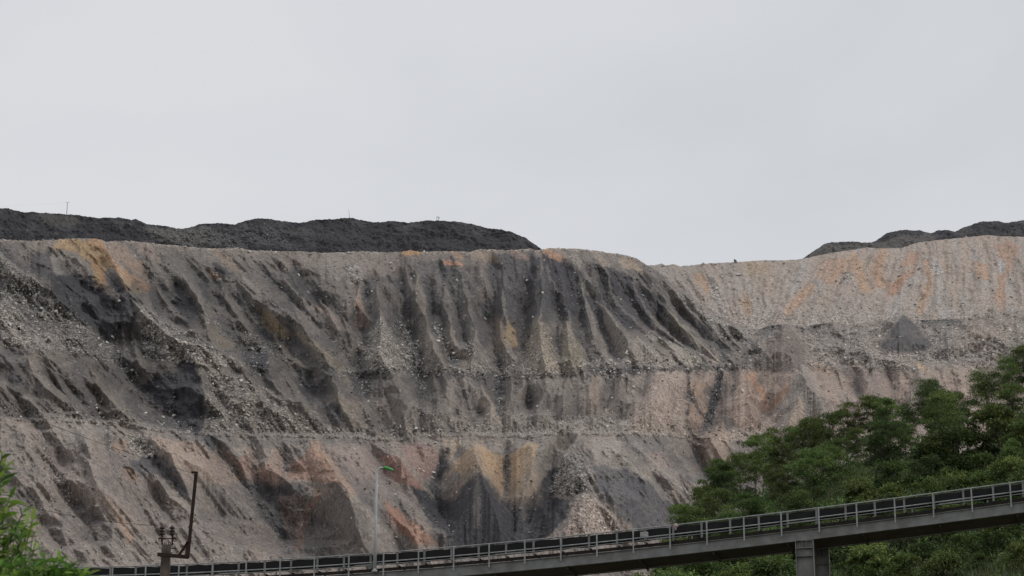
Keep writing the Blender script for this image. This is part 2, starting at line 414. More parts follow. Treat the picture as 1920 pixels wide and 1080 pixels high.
wv1 = np.clip(.75 + .9 * fbm(A.px / 60 + 5, A.px * 0 + 2, 3), .25, 1.3); wv2 = np.clip(.5 + 1.2 * fbm(A.px / 50 + 15, A.px * 0 + 2, 3), 0, 1.2)
m1 = 0.70; m2 = 0.74; m3 = lerp(A.px, {-300: .70, 1250: .70, 1420: .58, 2200: .56})
W1 = 9.0 * wv1; W2 = lerp(A.px, {-300: 5, 300: 5, 500: 3, 900: 4, 1200: 6, 2200: 10}) * wv2 * (1 - 0.3 * smooth(560, 640, A.px) * smooth(1240, 1160, A.px))
Ylow = D1 * (m1 - E1) / (m1 - E)
b1 = smooth(1.0, -5.0, A.py - y1)
Ymid = D1 * (m2 - E1) / (m2 - np.minimum(E, E2)) + W1
Y2b = D1 * (m2 - E1) / (m2 - E2) + W1
b2 = smooth(1.0, -5.0, A.py - y2)
Yup = (Y2b + W2) * (m3 - E2) / (m3 - np.maximum(E, E2))
YA = np.where(A.py > y1, Ylow, Ymid * b1 + Ylow * (1 - b1))
YA = np.where(A.py < y2 + 1.0, Yup * b2 + YA * (1 - b2), YA)

def flow(S, T, yr):
    psi = S.px.copy()
    for _ in range(8): psi = S.px - lerp(psi, T) * (S.py - yr)
    return psi
pu = flow(A, {-300: .9, 0: .9, 300: .85, 500: .75, 600: .6, 690: .25, 800: .25, 900: .18, 1000: .12, 1060: .3, 1120: .5, 1220: .75, 1320: .95, 1400: .9, 1480: .1, 1600: -.1, 1900: -.1}, 600)
pm = flow(A, {-300: .85, 0: .85, 300: .85, 600: .7, 700: .4, 850: .15, 1000: .1, 1150: -.15, 1300: -.25, 1420: -.4, 1520: .3, 1700: .3, 1900: 0}, 750)
pl = flow(A, {-300: .75, 0: .75, 400: .75, 600: .7, 760: .55, 870: .05, 950: -.1, 1020: -.35, 1080: .3, 1150: .7, 1300: .7, 1900: .5}, 930)
wq = 13 * fbm(A.px / 70 + 2, A.py / 60, 3) + 4 * fbm(A.px / 20, A.py / 18 + 5, 2)
pu = pu + wq; pm = pm + wq; pl = pl + wq
bu = smooth(4, -4, A.py - y2); bl = smooth(-4, 4, A.py - y1)
def rill(psi, k, w, ln, oct2=True):
    r = 1 - np.abs(perlin(psi / w + k, A.py / ln + k)) * 2.2
    return r
def mixb(f): return f(pu, 1.3) * bu * (1 - bl) + f(pm, 7.7) * (1 - bu) * (1 - bl) + f(pl, 4.1) * bl
A.streak = 0.5 + 0.5 * mixb(lambda p, k: fbm(p / 9 + k, A.py / 70, 4))
rightq = smooth(1380, 1460, A.px) * smooth(700, 680, A.py)          # rubbly bench on the right has no long rills
rm1 = 0.25 + 0.9 * smooth(-0.3, 0.4, fbm(A.px / 80 + 31, A.py / 50, 3)); rm2 = 0.15 + 1.0 * smooth(-0.1, 0.45, fbm(A.px / 50 + 61, A.py / 35, 3))
A.rel += (1 - 0.8 * rightq) * (3.0 * rm1 * mixb(lambda p, k: rill(p, k, 34, 130)) + 1.6 * rm2 * mixb(lambda p, k: rill(p, k + 3, 14, 60)) + 0.8 * rm2 * mixb(lambda p, k: rill(p, k + 5, 6.5, 34)))
A.rel += 8.0 * fbm(A.px / 75, A.py / 60, 3) + 2.6 * fbm(A.px / 20, A.py / 18, 3) + 0.9 * fbm(A.px / 5.2, A.py / 4.2, 3)
A.rel += rightq * 9 * fbm(A.px / 30 + 4, A.py / 18, 3)

# base colours
g1 = fbm(A.px / 120, A.py / 90, 4)[..., None]; g2 = A.streak[..., None]; g3 = fbm(A.px / 40 + 50, A.py / 40, 4)[..., None]
A.col[:] = alb(BASE)
def blend(S, c, al):
    al = np.clip(al, 0, 1); S.col = S.col * (1 - al) + alb(c) * al
blend(A, GREYD, smooth(0.5, 0.75, g2) * 0.6)
blend(A, TAN, smooth(0.0, 0.5, g3) * 0.5)
blend(A, COAL2, smooth(0.05, 0.55, -g1) * 0.45)
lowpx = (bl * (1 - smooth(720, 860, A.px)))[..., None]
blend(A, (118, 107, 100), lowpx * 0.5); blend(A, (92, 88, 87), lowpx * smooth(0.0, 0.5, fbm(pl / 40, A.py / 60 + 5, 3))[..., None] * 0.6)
rgt = (smooth(1150, 1300, A.px) * smooth(640, 720, A.py) * (1 - bl))[..., None]
blend(A, (138, 119, 108), rgt * 0.75)
blend(A, (118, 110, 104), rightq[..., None] * 0.75)
A.rub[:] = 0.16 + 0.34 * rightq
band = smooth(52, 10, y1 - A.py) * (A.py < y1 + 4)
A.rel -= 5.0 * np.clip(band * 1.3, 0, 1) * np.abs(perlin(A.px / 13, A.py / 9)) + 3.5 * band * np.abs(perlin(A.px / 6, A.py / 5))
A.rub += 0.55 * band * (0.5 + 0.6 * fbm(A.px / 45, A.py / 20, 3)); blend(A, (122, 116, 110), (band * 0.45)[..., None])
band2 = smooth(70, 10, y2 - A.py) * smooth(-14, 2, y2 - A.py + 8 * fbm(A.px / 25, A.py / 20 + 4, 3)) * smooth(600, 720, A.px) * (0.5 + 0.8 * fbm(A.px / 40 + 44, A.py / 30, 3))
A.rub += 0.45 * band2; blend(A, (124, 118, 111), (band2 * 0.4)[..., None])

# pale broken rock along the crest edge
ce = smooth(7, 1, A.py - A.top[None, :]) * (0.4 + 0.7 * fbm(A.px / 30 + 77, A.py * 0, 3) + .2) * smooth(1420, 1100, A.px)
blend(A, (142, 132, 120), np.clip(ce, 0, 1)[..., None] * 0.75); A.rub += 0.6 * np.clip(ce, 0, 1)
# coal-dark ground high on the middle of the upper face
mid = smooth(640, 760, A.px) * smooth(1330, 1200, A.px) * smooth(478, 510, A.py) * smooth(670, 600, A.py) * (0.55 + 0.6 * fbm(A.px / 60 + 3, A.py / 40, 3))
blend(A, (68, 67, 70), np.clip(mid, 0, 1)[..., None] * 0.9)
mid2 = smooth(250, 330, A.px) * smooth(680, 600, A.px) * smooth(480, 520, A.py) * smooth(690, 640, A.py) * (0.5 + 0.6 * fbm(A.px / 60 + 13, A.py / 40, 3))
blend(A, (84, 82, 82), np.clip(mid2, 0, 1)[..., None] * 0.7)
# fan shaped spurs between the gullies
TU = {-300: .9, 0: .9, 300: .85, 500: .75, 600: .6, 690: .25, 800: .25, 900: .18, 1000: .12, 1060: .3, 1120: .5, 1220: .75, 1320: .95, 1400: .9, 2200: .9}
TM = {-300: .85, 0: .85, 300: .85, 600: .7, 700: .4, 850: .15, 1000: .1, 1150: -.15, 1300: -.2, 1420: -.3, 1520: .3, 1700: .3, 2200: 0}
TL = {-300: .75, 0: .75, 400: .75, 600: .7, 760: .55, 870: .05, 950: -.1, 1020: -.35, 1080: .3, 1150: .7, 1300: .7, 2200: .5}
SPURS = []
rs = random.Random(21)
def spur(x, y, ln, T, h, w, c, a):
    pts = [(x, y)]; t0 = float(lerp(x, T)) + rs.uniform(-.12, .12)
    for k in range(3): x += t0 * ln / 3 + rs.uniform(-2, 2); y += ln / 3; pts.append((x, y))
    SPURS.append((pts, h, w, c, a))
def pick(dark): return rs.choice([(126, 116, 106), (120, 112, 100), (132, 124, 116), (116, 110, 105), (124, 110, 98), (110, 105, 102)]) if not dark else rs.choice([(98, 95, 92), (106, 100, 94), (88, 86, 87)])
for i in range(110):
    x = rs.uniform(-150, 1390); y0 = float(topA(np.array([x]))[0]); y = rs.uniform(y0 + 12, 650)
    if x > 1300 and y < 600: continue
    lo = (y - y0) / 200
    spur(x, y, rs.uniform(45, 100), TU, rs.uniform(4, 9), rs.uniform(12, 26), pick(lo < 0.35), rs.uniform(.3, .75))
for i in range(75):
    x = rs.uniform(-150, 1800); y = rs.uniform(690, 770)
    spur(x, y, min(rs.uniform(40, 85), 835 - y), TM, rs.uniform(4, 9), rs.uniform(14, 28), pick(False), rs.uniform(.2, .55))
for i in range(60):
    x = rs.uniform(-150, 1350); y = rs.uniform(822, 1000)
    spur(x, y, rs.uniform(60, 120), TL, rs.uniform(4, 9), rs.uniform(16, 34), rs.choice([(130, 114, 104), (124, 112, 104), (116, 106, 100), (132, 112, 98)]), rs.uniform(.15, .45))
A.spurs(SPURS)

# coloured beds, tips and coal faces traced over the slope
P_, S_, C_ = A.poly, A.stroke, A.crease
# upper face, left
P_([(85, 515), (130, 512), (165, 522), (200, 548), (235, 560), (255, 582), (250, 612), (225, 625), (212, 650), (150, 608), (100, 562)], COAL, 0.9, 9)
P_([(60, 470), (100, 472), (95, 500), (110, 520), (80, 525), (62, 505)], COAL2, 0.8)
P_([(0, 462), (18, 470), (30, 495), (0, 478)], COAL, 0.7)
P_([(95, 478), (140, 470), (150, 500), (125, 520), (98, 510)], (128, 122, 114), 0.7)
P_([(110, 450), (190, 448), (205, 470), (235, 510), (262, 530), (285, 545), (270, 552), (240, 545), (222, 520), (205, 500), (195, 530), (178, 540), (170, 500), (150, 475), (125, 470), (100, 468)], OCH, 0.72, 6)
S_([(175, 450), (195, 470), (215, 492), (240, 520), (262, 528), (280, 545)], 8, ORG, 0.65)
S_([(178, 492), (190, 515), (198, 540)], 8, (150, 112, 74), 0.6)
S_([(215, 466), (250, 492), (272, 510)], 12, (138, 112, 92), 0.6)
P_([(255, 455), (285, 460), (292, 498), (275, 482), (262, 470)], PINK, 0.55)
P_([(205, 520), (225, 528), (240, 545), (258, 572), (250, 582), (232, 565), (212, 545)], COAL, 0.8)
P_([(272, 538), (290, 545), (312, 590), (300, 590), (283, 568)], COAL, 0.75)
P_([(0, 478), (30, 503), (66, 522), (100, 562), (150, 605), (208, 646), (225, 690), (160, 668), (60, 655), (0, 655)], (120, 113, 107), 0.8, 6, rub=0.9)
S_([(0, 474), (31, 503), (62, 521), (94, 555), (125, 592), (167, 622), (206, 643)], 5, PALE, 0.5)
P_([(258, 570), (285, 588), (315, 606), (354, 626), (400, 652), (455, 690), (420, 690), (330, 682), (275, 668), (262, 640), (270, 610)], (136, 129, 120), 0.85, 7, rub=0.95)
P_([(215, 640), (235, 615), (250, 600), (262, 640), (265, 680), (225, 680)], (100, 95, 91), 0.7)
P_([(300, 480), (345, 470), (375, 500), (370, 535), (335, 545), (310, 520), (300, 500)], (97, 93, 88), 0.8)
P_([(322, 530), (345, 525), (365, 545), (372, 580), (388, 605), (365, 600), (350, 612), (330, 600), (318, 570)], COAL, 0.72)
P_([(372, 530), (390, 535), (395, 560), (385, 575)], COAL, 0.7)
P_([(395, 485), (415, 490), (440, 520), (420, 522), (405, 505)], COAL, 0.75)
S_([(402, 470), (430, 490), (455, 510)], 7, (138, 118, 98), 0.55)
S_([(398, 515), (405, 525)], 8, (150, 116, 88), 0.6)
P_([(368, 588), (400, 612), (438, 642), (450, 662), (415, 655), (385, 640), (365, 615)], (118, 108, 92), 0.8, 4)
P_([(398, 605), (425, 620), (455, 650), (500, 665), (505, 700), (475, 700), (450, 660)], COAL, 0.8, rub=0.5)
P_([(430, 600), (480, 625), (520, 645), (545, 680), (500, 672), (455, 640)], (116, 108, 101), 0.7, rub=0.8)
P_([(466, 590), (492, 612), (515, 640), (535, 665), (515, 660), (485, 630), (460, 605)], COAL, 0.65)
P_([(489, 572), (510, 585), (540, 626), (520, 628), (495, 612), (488, 590)], (140, 120, 90), 0.8, 4)
P_([(478, 490), (500, 500), (530, 530), (515, 535), (490, 515)], COAL2, 0.7)
P_([(540, 510), (560, 505), (575, 530), (590, 560), (570, 580), (550, 560)], COAL2, 0.72)
P_([(590, 535), (612, 548), (622, 575), (605, 570), (588, 555)], COAL, 0.6)
P_([(449, 511), (475, 525), (500, 560), (545, 588), (575, 625), (610, 662), (650, 712), (640, 715), (590, 665), (540, 610), (480, 560), (452, 530)], (112, 106, 98), 0.6)
S_([(560, 625), (585, 640), (612, 666), (632, 690), (650, 712)], 8, (142, 124, 92), 0.7)
S_([(590, 575), (610, 590), (622, 605)], 8, (150, 128, 112), 0.6)
P_([(540, 478), (640, 476), (650, 520), (610, 530), (585, 500)], (126, 117, 110), 0.6)
P_([(640, 476), (745, 474), (750, 500), (720, 520), (690, 505), (660, 540), (645, 520)], (124, 114, 107), 0.65)
P_([(652, 495), (672, 498), (680, 520), (662, 530), (650, 515)], (120, 116, 112), 0.6, rub=0.95)
# upper face, middle
P_([(668, 548), (682, 555), (684, 590), (676, 612), (664, 590)], (140, 118, 105), 0.7)
P_([(675, 515), (700, 520), (695, 560), (690, 600), (684, 560)], COAL2, 0.7)
P_([(735, 520), (760, 520), (775, 545), (785, 580), (765, 610), (758, 580), (742, 555)], COAL, 0.72)
P_([(711, 592), (735, 618), (768, 650), (790, 692), (745, 700), (690, 698), (680, 660), (695, 615)], (134, 127, 119), 0.85, 6, rub=0.7)
P_([(745, 596), (760, 610), (780, 640), (790, 665), (775, 668), (755, 640), (735, 610)], (98, 95, 93), 0.75, rub=1.0)
P_([(800, 490), (830, 492), (870, 510), (890, 545), (915, 580), (890, 575), (865, 540), (838, 540), (815, 515)], COAL2, 0.72)
P_([(790, 515), (812, 530), (822, 565), (805, 565), (795, 540)], COAL2, 0.7)
P_([(792, 575), (808, 600), (830, 640), (815, 655), (795, 650), (785, 610)], (122, 113, 104), 0.7)
P_([(812, 598), (830, 610), (848, 650), (862, 690), (845, 690), (828, 650), (808, 615)], (104, 101, 99), 0.8, rub=1.0)
P_([(838, 594), (852, 620), (860, 645), (845, 640), (832, 615)], (125, 115, 105), 0.7)
P_([(862, 575), (880, 575), (885, 600), (868, 595)], (146, 122, 112), 0.55)
P_([(868, 625), (890, 640), (895, 665), (872, 665)], (102, 99, 97), 0.8, rub=1.0)
P_([(850, 660), (872, 660), (885, 690), (865, 690)], (140, 120, 98), 0.6)
P_([(882, 592), (905, 640), (925, 680), (900, 690), (885, 640)], (118, 110, 102), 0.6)
P_([(915, 475), (1000, 472), (1005, 520), (985, 560), (990, 600), (965, 600), (930, 560), (912, 520)], (76, 75, 77), 0.75)
P_([(952, 600), (966, 622), (966, 640), (948, 640), (940, 625)], (156, 132, 92), 0.7, 4)
P_([(925, 590), (940, 590), (942, 625), (930, 640), (920, 620)], (118, 104, 90), 0.6)
P_([(1012, 590), (1030, 615), (1045, 660), (1050, 695), (975, 695), (985, 640)], (130, 119, 106), 0.8, 6, rub=0.5)
P_([(995, 480), (1030, 475), (1080, 500), (1130, 540), (1180, 590), (1215, 620), (1180, 620), (1130, 600), (1095, 590), (1060, 600), (1040, 580), (1020, 600), (1000, 590), (985, 550)], (62, 61, 65), 0.85, 12)
P_([(1100, 490), (1160, 505), (1215, 540), (1250, 580), (1235, 600), (1190, 580), (1140, 540)], (62, 61, 65), 0.8, 10)
P_([(1064, 597), (1085, 635), (1100, 690), (1050, 690), (1052, 650)], (122, 113, 98), 0.8, 5, rub=0.4)
P_([(1095, 600), (1118, 620), (1125, 645), (1105, 650), (1092, 630)], (118, 112, 104), 0.7)
P_([(1120, 568), (1145, 598), (1175, 635), (1215, 668), (1170, 672), (1150, 650), (1135, 610)], (122, 114, 106), 0.75)
P_([(1220, 605), (1260, 634), (1310, 668), (1345, 690), (1290, 690), (1250, 660), (1225, 630)], (128, 121, 111), 0.75)
P_([(1248, 583), (1275, 600), (1320, 640), (1340, 668), (1300, 650), (1262, 620), (1245, 600)], (116, 110, 98), 0.7)
S_([(1250, 585), (1275, 603), (1300, 625)], 4, (140, 132, 108), 0.5)
P_([(1158, 484), (1185, 486), (1215, 512), (1200, 512), (1165, 498)], (140, 122, 104), 0.7)
S_([(1024, 470), (1040, 478), (1052, 486)], 7, (166, 122, 88), 0.65)
S_([(1070, 482), (1088, 495)], 7, (132, 122, 114), 0.6)
S_([(1122, 478), (1138, 495)], 6, (138, 122, 108), 0.6)
S_([(758, 472), (785, 472)], 6, (176, 132, 84), 0.9, warp=0.5)
S_([(835, 492), (865, 496)], 4, (172, 122, 90), 0.75, warp=0.5)
S_([(848, 470), (862, 482)], 7, (158, 124, 92), 0.6)
S_([(892, 478), (925, 485)], 9, (148, 126, 104), 0.55)
S_([(965, 476), (985, 484)], 8, (146, 120, 108), 0.5)
P_([(1230, 520), (1290, 560), (1345, 592), (1400, 620), (1420, 650), (1360, 640), (1300, 590), (1250, 548)], (116, 111, 107), 0.7, rub=0.7)
# middle band
P_([(12, 690), (40, 680), (55, 715), (50, 745), (25, 740)], COAL, 0.7)
P_([(0, 655), (60, 655), (45, 690), (0, 690)], (90, 88, 88), 0.6)
S_([(48, 668), (65, 692), (83, 718), (100, 745), (116, 775)], 6, (134, 124, 112), 0.6)
P_([(160, 690), (185, 690), (215, 740), (225, 780), (180, 775), (160, 735)], (122, 110, 98), 0.6)
P_([(215, 655), (232, 668), (260, 700), (255, 730), (235, 700), (215, 680)], COAL, 0.75, rub=0.6)
P_([(345, 674), (365, 680), (378, 712), (386, 748), (385, 800), (372, 818), (345, 802), (285, 757), (258, 728), (300, 700)], (66, 65, 69), 0.92, 6)
P_([(260, 672), (330, 680), (345, 690), (290, 712), (262, 700)], (112, 102, 92), 0.6)
P_([(385, 690), (450, 700), (520, 745), (575, 790), (590, 812), (395, 812), (390, 750)], (118, 111, 103), 0.7, rub=0.75)
P_([(448, 655), (500, 655), (505, 690), (500, 705), (470, 700)], (72, 71, 74), 0.75, rub=0.5)
P_([(548, 692), (575, 695), (600, 720), (588, 770), (572, 750), (555, 715)], (70, 69, 72), 0.8)
P_([(606, 752), (628, 758), (655, 786), (652, 805), (610, 795), (585, 775)], (66, 65, 69), 0.85)
P_([(620, 722), (645, 745), (668, 785), (650, 782), (628, 755)], (122, 112, 100), 0.7)
P_([(655, 665), (690, 665), (695, 745), (672, 742), (655, 705)], (82, 80, 80), 0.7, rub=0.5)
P_([(690, 700), (760, 710), (790, 780), (760, 805), (720, 790), (690, 740)], (110, 101, 94), 0.6)
P_([(768, 660), (792, 662), (800, 700), (795, 760), (812, 790), (785, 775), (775, 720)], (80, 79, 80), 0.75, rub=0.6)
P_([(800, 705), (835, 705), (848, 745), (842, 795), (800, 780)], (104, 97, 92), 0.8, 4)
P_([(892, 722), (912, 750), (930, 782), (920, 785), (905, 760)], (150, 134, 120), 0.6, 3)
P_([(925, 690), (948, 692), (945, 740), (940, 785), (925, 790), (928, 740)], (72, 71, 74), 0.75, rub=0.5)
P_([(975, 672), (995, 675), (998, 700), (980, 700)], COAL, 0.7)
P_([(1142, 715), (1152, 712), (1150, 745), (1140, 765), (1122, 770), (1138, 745)], (74, 72, 74), 0.75)
P_([(1108, 680), (1160, 672), (1240, 690), (1300, 690), (1310, 700), (1230, 702), (1160, 705), (1110, 705)], (86, 84, 86), 0.6, rub=0.9)
P_([(1215, 722), (1240, 697), (1275, 700), (1286, 740), (1272, 775), (1252, 803), (1185, 806), (1190, 770)], (140, 124, 114), 0.8, 5, rub=0.35)
P_([(1110, 708), (1122, 705), (1128, 740), (1120, 765), (1108, 740)], (136, 116, 100), 0.6)
S_([(1350, 690), (1346, 730), (1335, 762), (1324, 790)], 9, (66, 66, 70), 0.85, rub=0.5)
P_([(1290, 712), (1330, 720), (1330, 740), (1310, 745), (1295, 730)], (150, 122, 100), 0.6)
P_([(1375, 690), (1410, 700), (1440, 745), (1420, 755), (1385, 730)], (146, 124, 108), 0.65)
S_([(1400, 705), (1420, 728), (1440, 745)], 9, (158, 114, 82), 0.6)
S_([(1430, 755), (1435, 768)], 9, (160, 112, 76), 0.7)
S_([(1475, 728), (1460, 752)], 8, (154, 112, 78), 0.7)
S_([(1530, 688), (1555, 700)], 9, (162, 126, 98), 0.7)
S_([(1605, 692), (1645, 700)], 10, (160, 130, 108), 0.65)
S_([(1722, 690), (1732, 698)], 8, (170, 140, 98), 0.65)
P_([(1287, 780), (1318, 805), (1310, 850), (1295, 830)], (112, 94, 82), 0.8, 4)
P_([(1320, 815), (1350, 795), (1380, 815), (1350, 850), (1310, 870)], (136, 118, 104), 0.7, 5)
P_([(1505, 690), (1530, 735), (1570, 780), (1545, 790), (1500, 745), (1440, 790), (1460, 750)], (128, 119, 112), 0.7)
P_([(1497, 748), (1515, 780), (1490, 800), (1470, 795)], (140, 124, 108), 0.6)
P_([(1575, 735), (1592, 745), (1590, 765), (1575, 760)], (96, 94, 96), 0.7)
# right bench piles
P_([(1694, 592), (1720, 615), (1752, 650), (1700, 662), (1650, 655), (1668, 630)], (80, 78, 79), 0.95, 4, warp=0.6, rub=0.12, lift=-4)
P_([(1470, 608), (1505, 635), (1530, 670), (1490, 690), (1425, 685), (1440, 640)], (106, 96, 90), 0.85, 4, warp=0.7, rub=0.25, lift=-4)
P_([(1418, 612), (1455, 605), (1450, 625), (1428, 640)], (88, 86, 85), 0.7)
P_([(1510, 612), (1550, 605), (1555, 625), (1530, 635)], (104, 95, 90), 0.7, lift=9)
P_([(1720, 598), (1800, 597), (1800, 615), (1740, 612)], (94, 92, 90), 0.7)
P_([(1800, 610), (1860, 590), (1900, 600), (1890, 640), (1820, 640)], (124, 112, 102), 0.7, lift=-6)
P_([(1400, 655), (1425, 645), (1420, 668), (1402, 672)], (88, 84, 82), 0.7)
P_([(1525, 688), (1700, 683), (1730, 700), (1640, 712), (1540, 712)], (104, 98, 94), 0.5)
for q in [(1694, 591, 656, 50, 13, (82, 80, 81), .95, .12), (1472, 607, 690, 62, 13, (104, 94, 88), .8, .2), (1832, 596, 652, 66, 10, (126, 113, 103), .6, .5), (1565, 612, 662, 40, 8, (112, 104, 99), .5, .6),
          (1616, 622, 676, 42, 9, (118, 110, 104), .5, .7), (1776, 618, 664, 40, 8, (110, 103, 98), .5, .6), (1532, 640, 690, 46, 8, (120, 108, 100), .5, .6), (1424, 632, 690, 34, 8, (104, 97, 92), .5, .7), (1905, 600, 660, 50, 8, (120, 112, 104), .5, .5),
          (1660, 650, 692, 46, 8, (122, 113, 107), .5, .7), (1505, 689, 800, 60, 14, (126, 118, 112), .6, .3), (1497, 747, 820, 36, 8, (136, 122, 108), .5, .2), (1400, 690, 790, 40, 9, (140, 122, 110), .4, .2), (1620, 690, 790, 56, 9, (126, 114, 106), .4, .3), (1740, 690, 780, 50, 9, (124, 113, 106), .4, .3)]:
    A.mound(*q[:4], q[4] * 1.9, *q[5:])
for q in ([(1425, 620), (1462, 612)], [(1508, 620), (1535, 612), (1562, 607)], [(1716, 604), (1760, 602), (1800, 602)], [(1398, 662), (1420, 664), (1442, 672)], [(1560, 632), (1585, 640)], [(1590, 664), (1625, 668)], [(1345, 640), (1380, 636), (1412, 640)], [(1850, 640), (1880, 646)]):
    S_(q, 5, (74, 72, 71), 0.75, rub=0.5); C_(q, 9, 7)  # recesses under ledges: cut back, with their shade painted dark
mott = rightq * smooth(0.0, 0.5, fbm(A.px / 34 + 5, A.py / 20, 3)); blend(A, (96, 88, 84), mott[..., None] * 0.6)
# lower face
S_([(70, 812), (85, 845), (100, 885), (125, 920), (136, 948)], 11, (96, 90, 86), 0.7, rub=0.9)
S_([(200, 800), (203, 845)], 6, (100, 96, 92), 0.7, rub=0.9)
P_([(205, 828), (240, 828), (236, 850), (210, 848)], (140, 116, 98), 0.6)
P_([(235, 815), (275, 820), (300, 855), (280, 862), (245, 840)], (124, 118, 112), 0.7, rub=1.0)
P_([(240, 858), (305, 858), (345, 888), (358, 930), (340, 935), (318, 900), (275, 890), (245, 872)], (72, 71, 75), 0.85, 6)
P_([(175, 888), (212, 888), (215, 925), (195, 922)], (78, 77, 80), 0.7)
P_([(228, 880), (255, 870), (262, 905), (235, 905)], (140, 114, 96), 0.6)
S_([(178, 918), (195, 935), (215, 958), (232, 985), (245, 1012)], 6, (146, 112, 84), 0.7)
P_([(350, 905), (368, 915), (385, 960), (400, 1010), (385, 1010), (365, 960)], (96, 92, 90), 0.6)
P_([(277, 815), (320, 818), (362, 830), (400, 850), (450, 895), (440, 910), (400, 905), (355, 888), (312, 856)], (136, 117, 104), 0.75, 6)
S_([(400, 850), (430, 875), (452, 900)], 7, (152, 114, 90), 0.6)
P_([(290, 812), (345, 812), (390, 835), (360, 835), (320, 825)], (96, 92, 89), 0.65)
P_([(375, 815), (415, 815), (412, 835), (402, 845), (385, 835)], (60, 60, 64), 0.9, 4)
P_([(400, 818), (700, 822), (720, 835), (600, 832), (500, 838), (410, 838)], (92, 88, 85), 0.6)
P_([(410, 835), (435, 848), (430, 865), (418, 862)], (140, 114, 96), 0.55)
P_([(442, 862), (462, 855), (466, 885), (455, 893), (445, 880)], (140, 108, 94), 0.75)
P_([(480, 880), (515, 865), (525, 900), (490, 905)], (146, 112, 96), 0.75)
P_([(545, 865), (591, 835), (632, 890), (640, 905), (550, 900), (535, 895)], (132, 102, 86), 0.75)
S_([(591, 831), (612, 862), (632, 893), (660, 925)], 10, (160, 118, 88), 0.7)
P_([(458, 905), (560, 903), (575, 920), (545, 940), (535, 990), (545, 1030), (520, 1010), (490, 965)], (72, 71, 72), 0.85, 8)
P_([(520, 935), (560, 925), (575, 945), (555, 1000), (545, 1032), (556, 1032), (535, 1000)], (112, 92, 82), 0.6)
P_([(590, 915), (575, 950), (552, 1000), (548, 1035), (562, 1035), (582, 965), (610, 920)], (130, 98, 82), 0.75)
P_([(640, 912), (668, 945), (695, 985), (705, 1050), (565, 1050), (575, 975), (615, 935)], (94, 88, 84), 0.75, 6)
S_([(641, 908), (674, 945), (701, 975), (715, 1000)], 5, (140, 128, 116), 0.6)
P_([(600, 832), (700, 840), (740, 860), (790, 920), (830, 985), (800, 960), (720, 905), (660, 905), (630, 880)], (126, 111, 103), 0.6)
P_([(712, 848), (742, 852), (790, 900), (795, 925), (760, 905), (722, 895)], (126, 92, 80), 0.8)
P_([(745, 830), (815, 835), (828, 870), (815, 905), (790, 895), (760, 865)], (124, 98, 90), 0.7)
P_([(715, 935), (765, 970), (800, 1000), (822, 1020), (780, 1025), (735, 985)], (138, 100, 80), 0.8)
P_([(820, 865), (848, 850), (842, 875), (825, 905), (812, 940), (800, 925), (815, 895)], (72, 71, 74), 0.8)
P_([(768, 910), (800, 922), (830, 936), (850, 930), (878, 928), (893, 898), (905, 898), (935, 925), (960, 932), (990, 932), (1005, 915), (1030, 880), (1042, 872), (1035, 908), (1030, 930), (1070, 938), (1062, 965), (1040, 995), (1000, 1025), (850, 1025), (800, 975)], (56, 56, 60), 0.95, 4, warp=0.7)
P_([(830, 820), (870, 830), (850, 860), (832, 862)], (142, 124, 104), 0.6)
P_([(892, 832), (925, 845), (955, 868), (945, 935), (925, 905), (905, 882), (890, 880), (850, 885), (835, 925), (848, 870)], (142, 118, 92), 0.8, 4, warp=0.7)
S_([(895, 838), (918, 865), (935, 895), (946, 925)], 11, (158, 124, 84), 0.5)
P_([(845, 890), (895, 885), (892, 900), (875, 930), (848, 940)], (104, 98, 95), 0.7)
P_([(958, 852), (992, 828), (1008, 835), (1002, 858), (992, 888), (978, 925), (968, 930), (955, 895)], (146, 119, 88), 0.8, 4, warp=0.7)
P_([(985, 880), (1005, 850), (1040, 842), (1035, 870), (1000, 920), (985, 930)], (106, 99, 92), 0.6)
P_([(1040, 870), (1060, 850), (1092, 850), (1112, 900), (1100, 928), (1030, 925)], (94, 91, 90), 0.7, rub=1.0)
P_([(1045, 814), (1068, 815), (1074, 836), (1062, 850), (1046, 842)], (80, 76, 68), 0.85, 4, lift=9)
P_([(1105, 820), (1150, 815), (1170, 840), (1140, 870), (1110, 870)], (132, 121, 114), 0.65)
P_([(1112, 872), (1165, 880), (1205, 892), (1245, 922), (1275, 955), (1305, 962), (1300, 1000), (1200, 1000), (1160, 962), (1120, 922)], (76, 75, 79), 0.85, 8)
P_([(1150, 815), (1260, 820), (1240, 850), (1190, 850)], (92, 90, 89), 0.6)
P_([(1200, 850), (1240, 850), (1260, 880), (1230, 880)], (126, 108, 102), 0.55)
S_([(1130, 830), (1180, 870), (1230, 910), (1290, 965)], 4, PALE, 0.4)
S_([(1190, 830), (1240, 880), (1300, 935)], 4, PALE, 0.4)
P_([(1092, 924), (1072, 950), (1058, 1005), (1175, 1005), (1155, 970), (1120, 935)], (138, 123, 113), 0.8, 5, rub=0.6)
P_([(1275, 885), (1300, 890), (1310, 905), (1280, 900)], COAL, 0.6)
P_([(1290, 850), (1330, 850), (1335, 900), (1310, 905)], (96, 92, 92), 0.6)

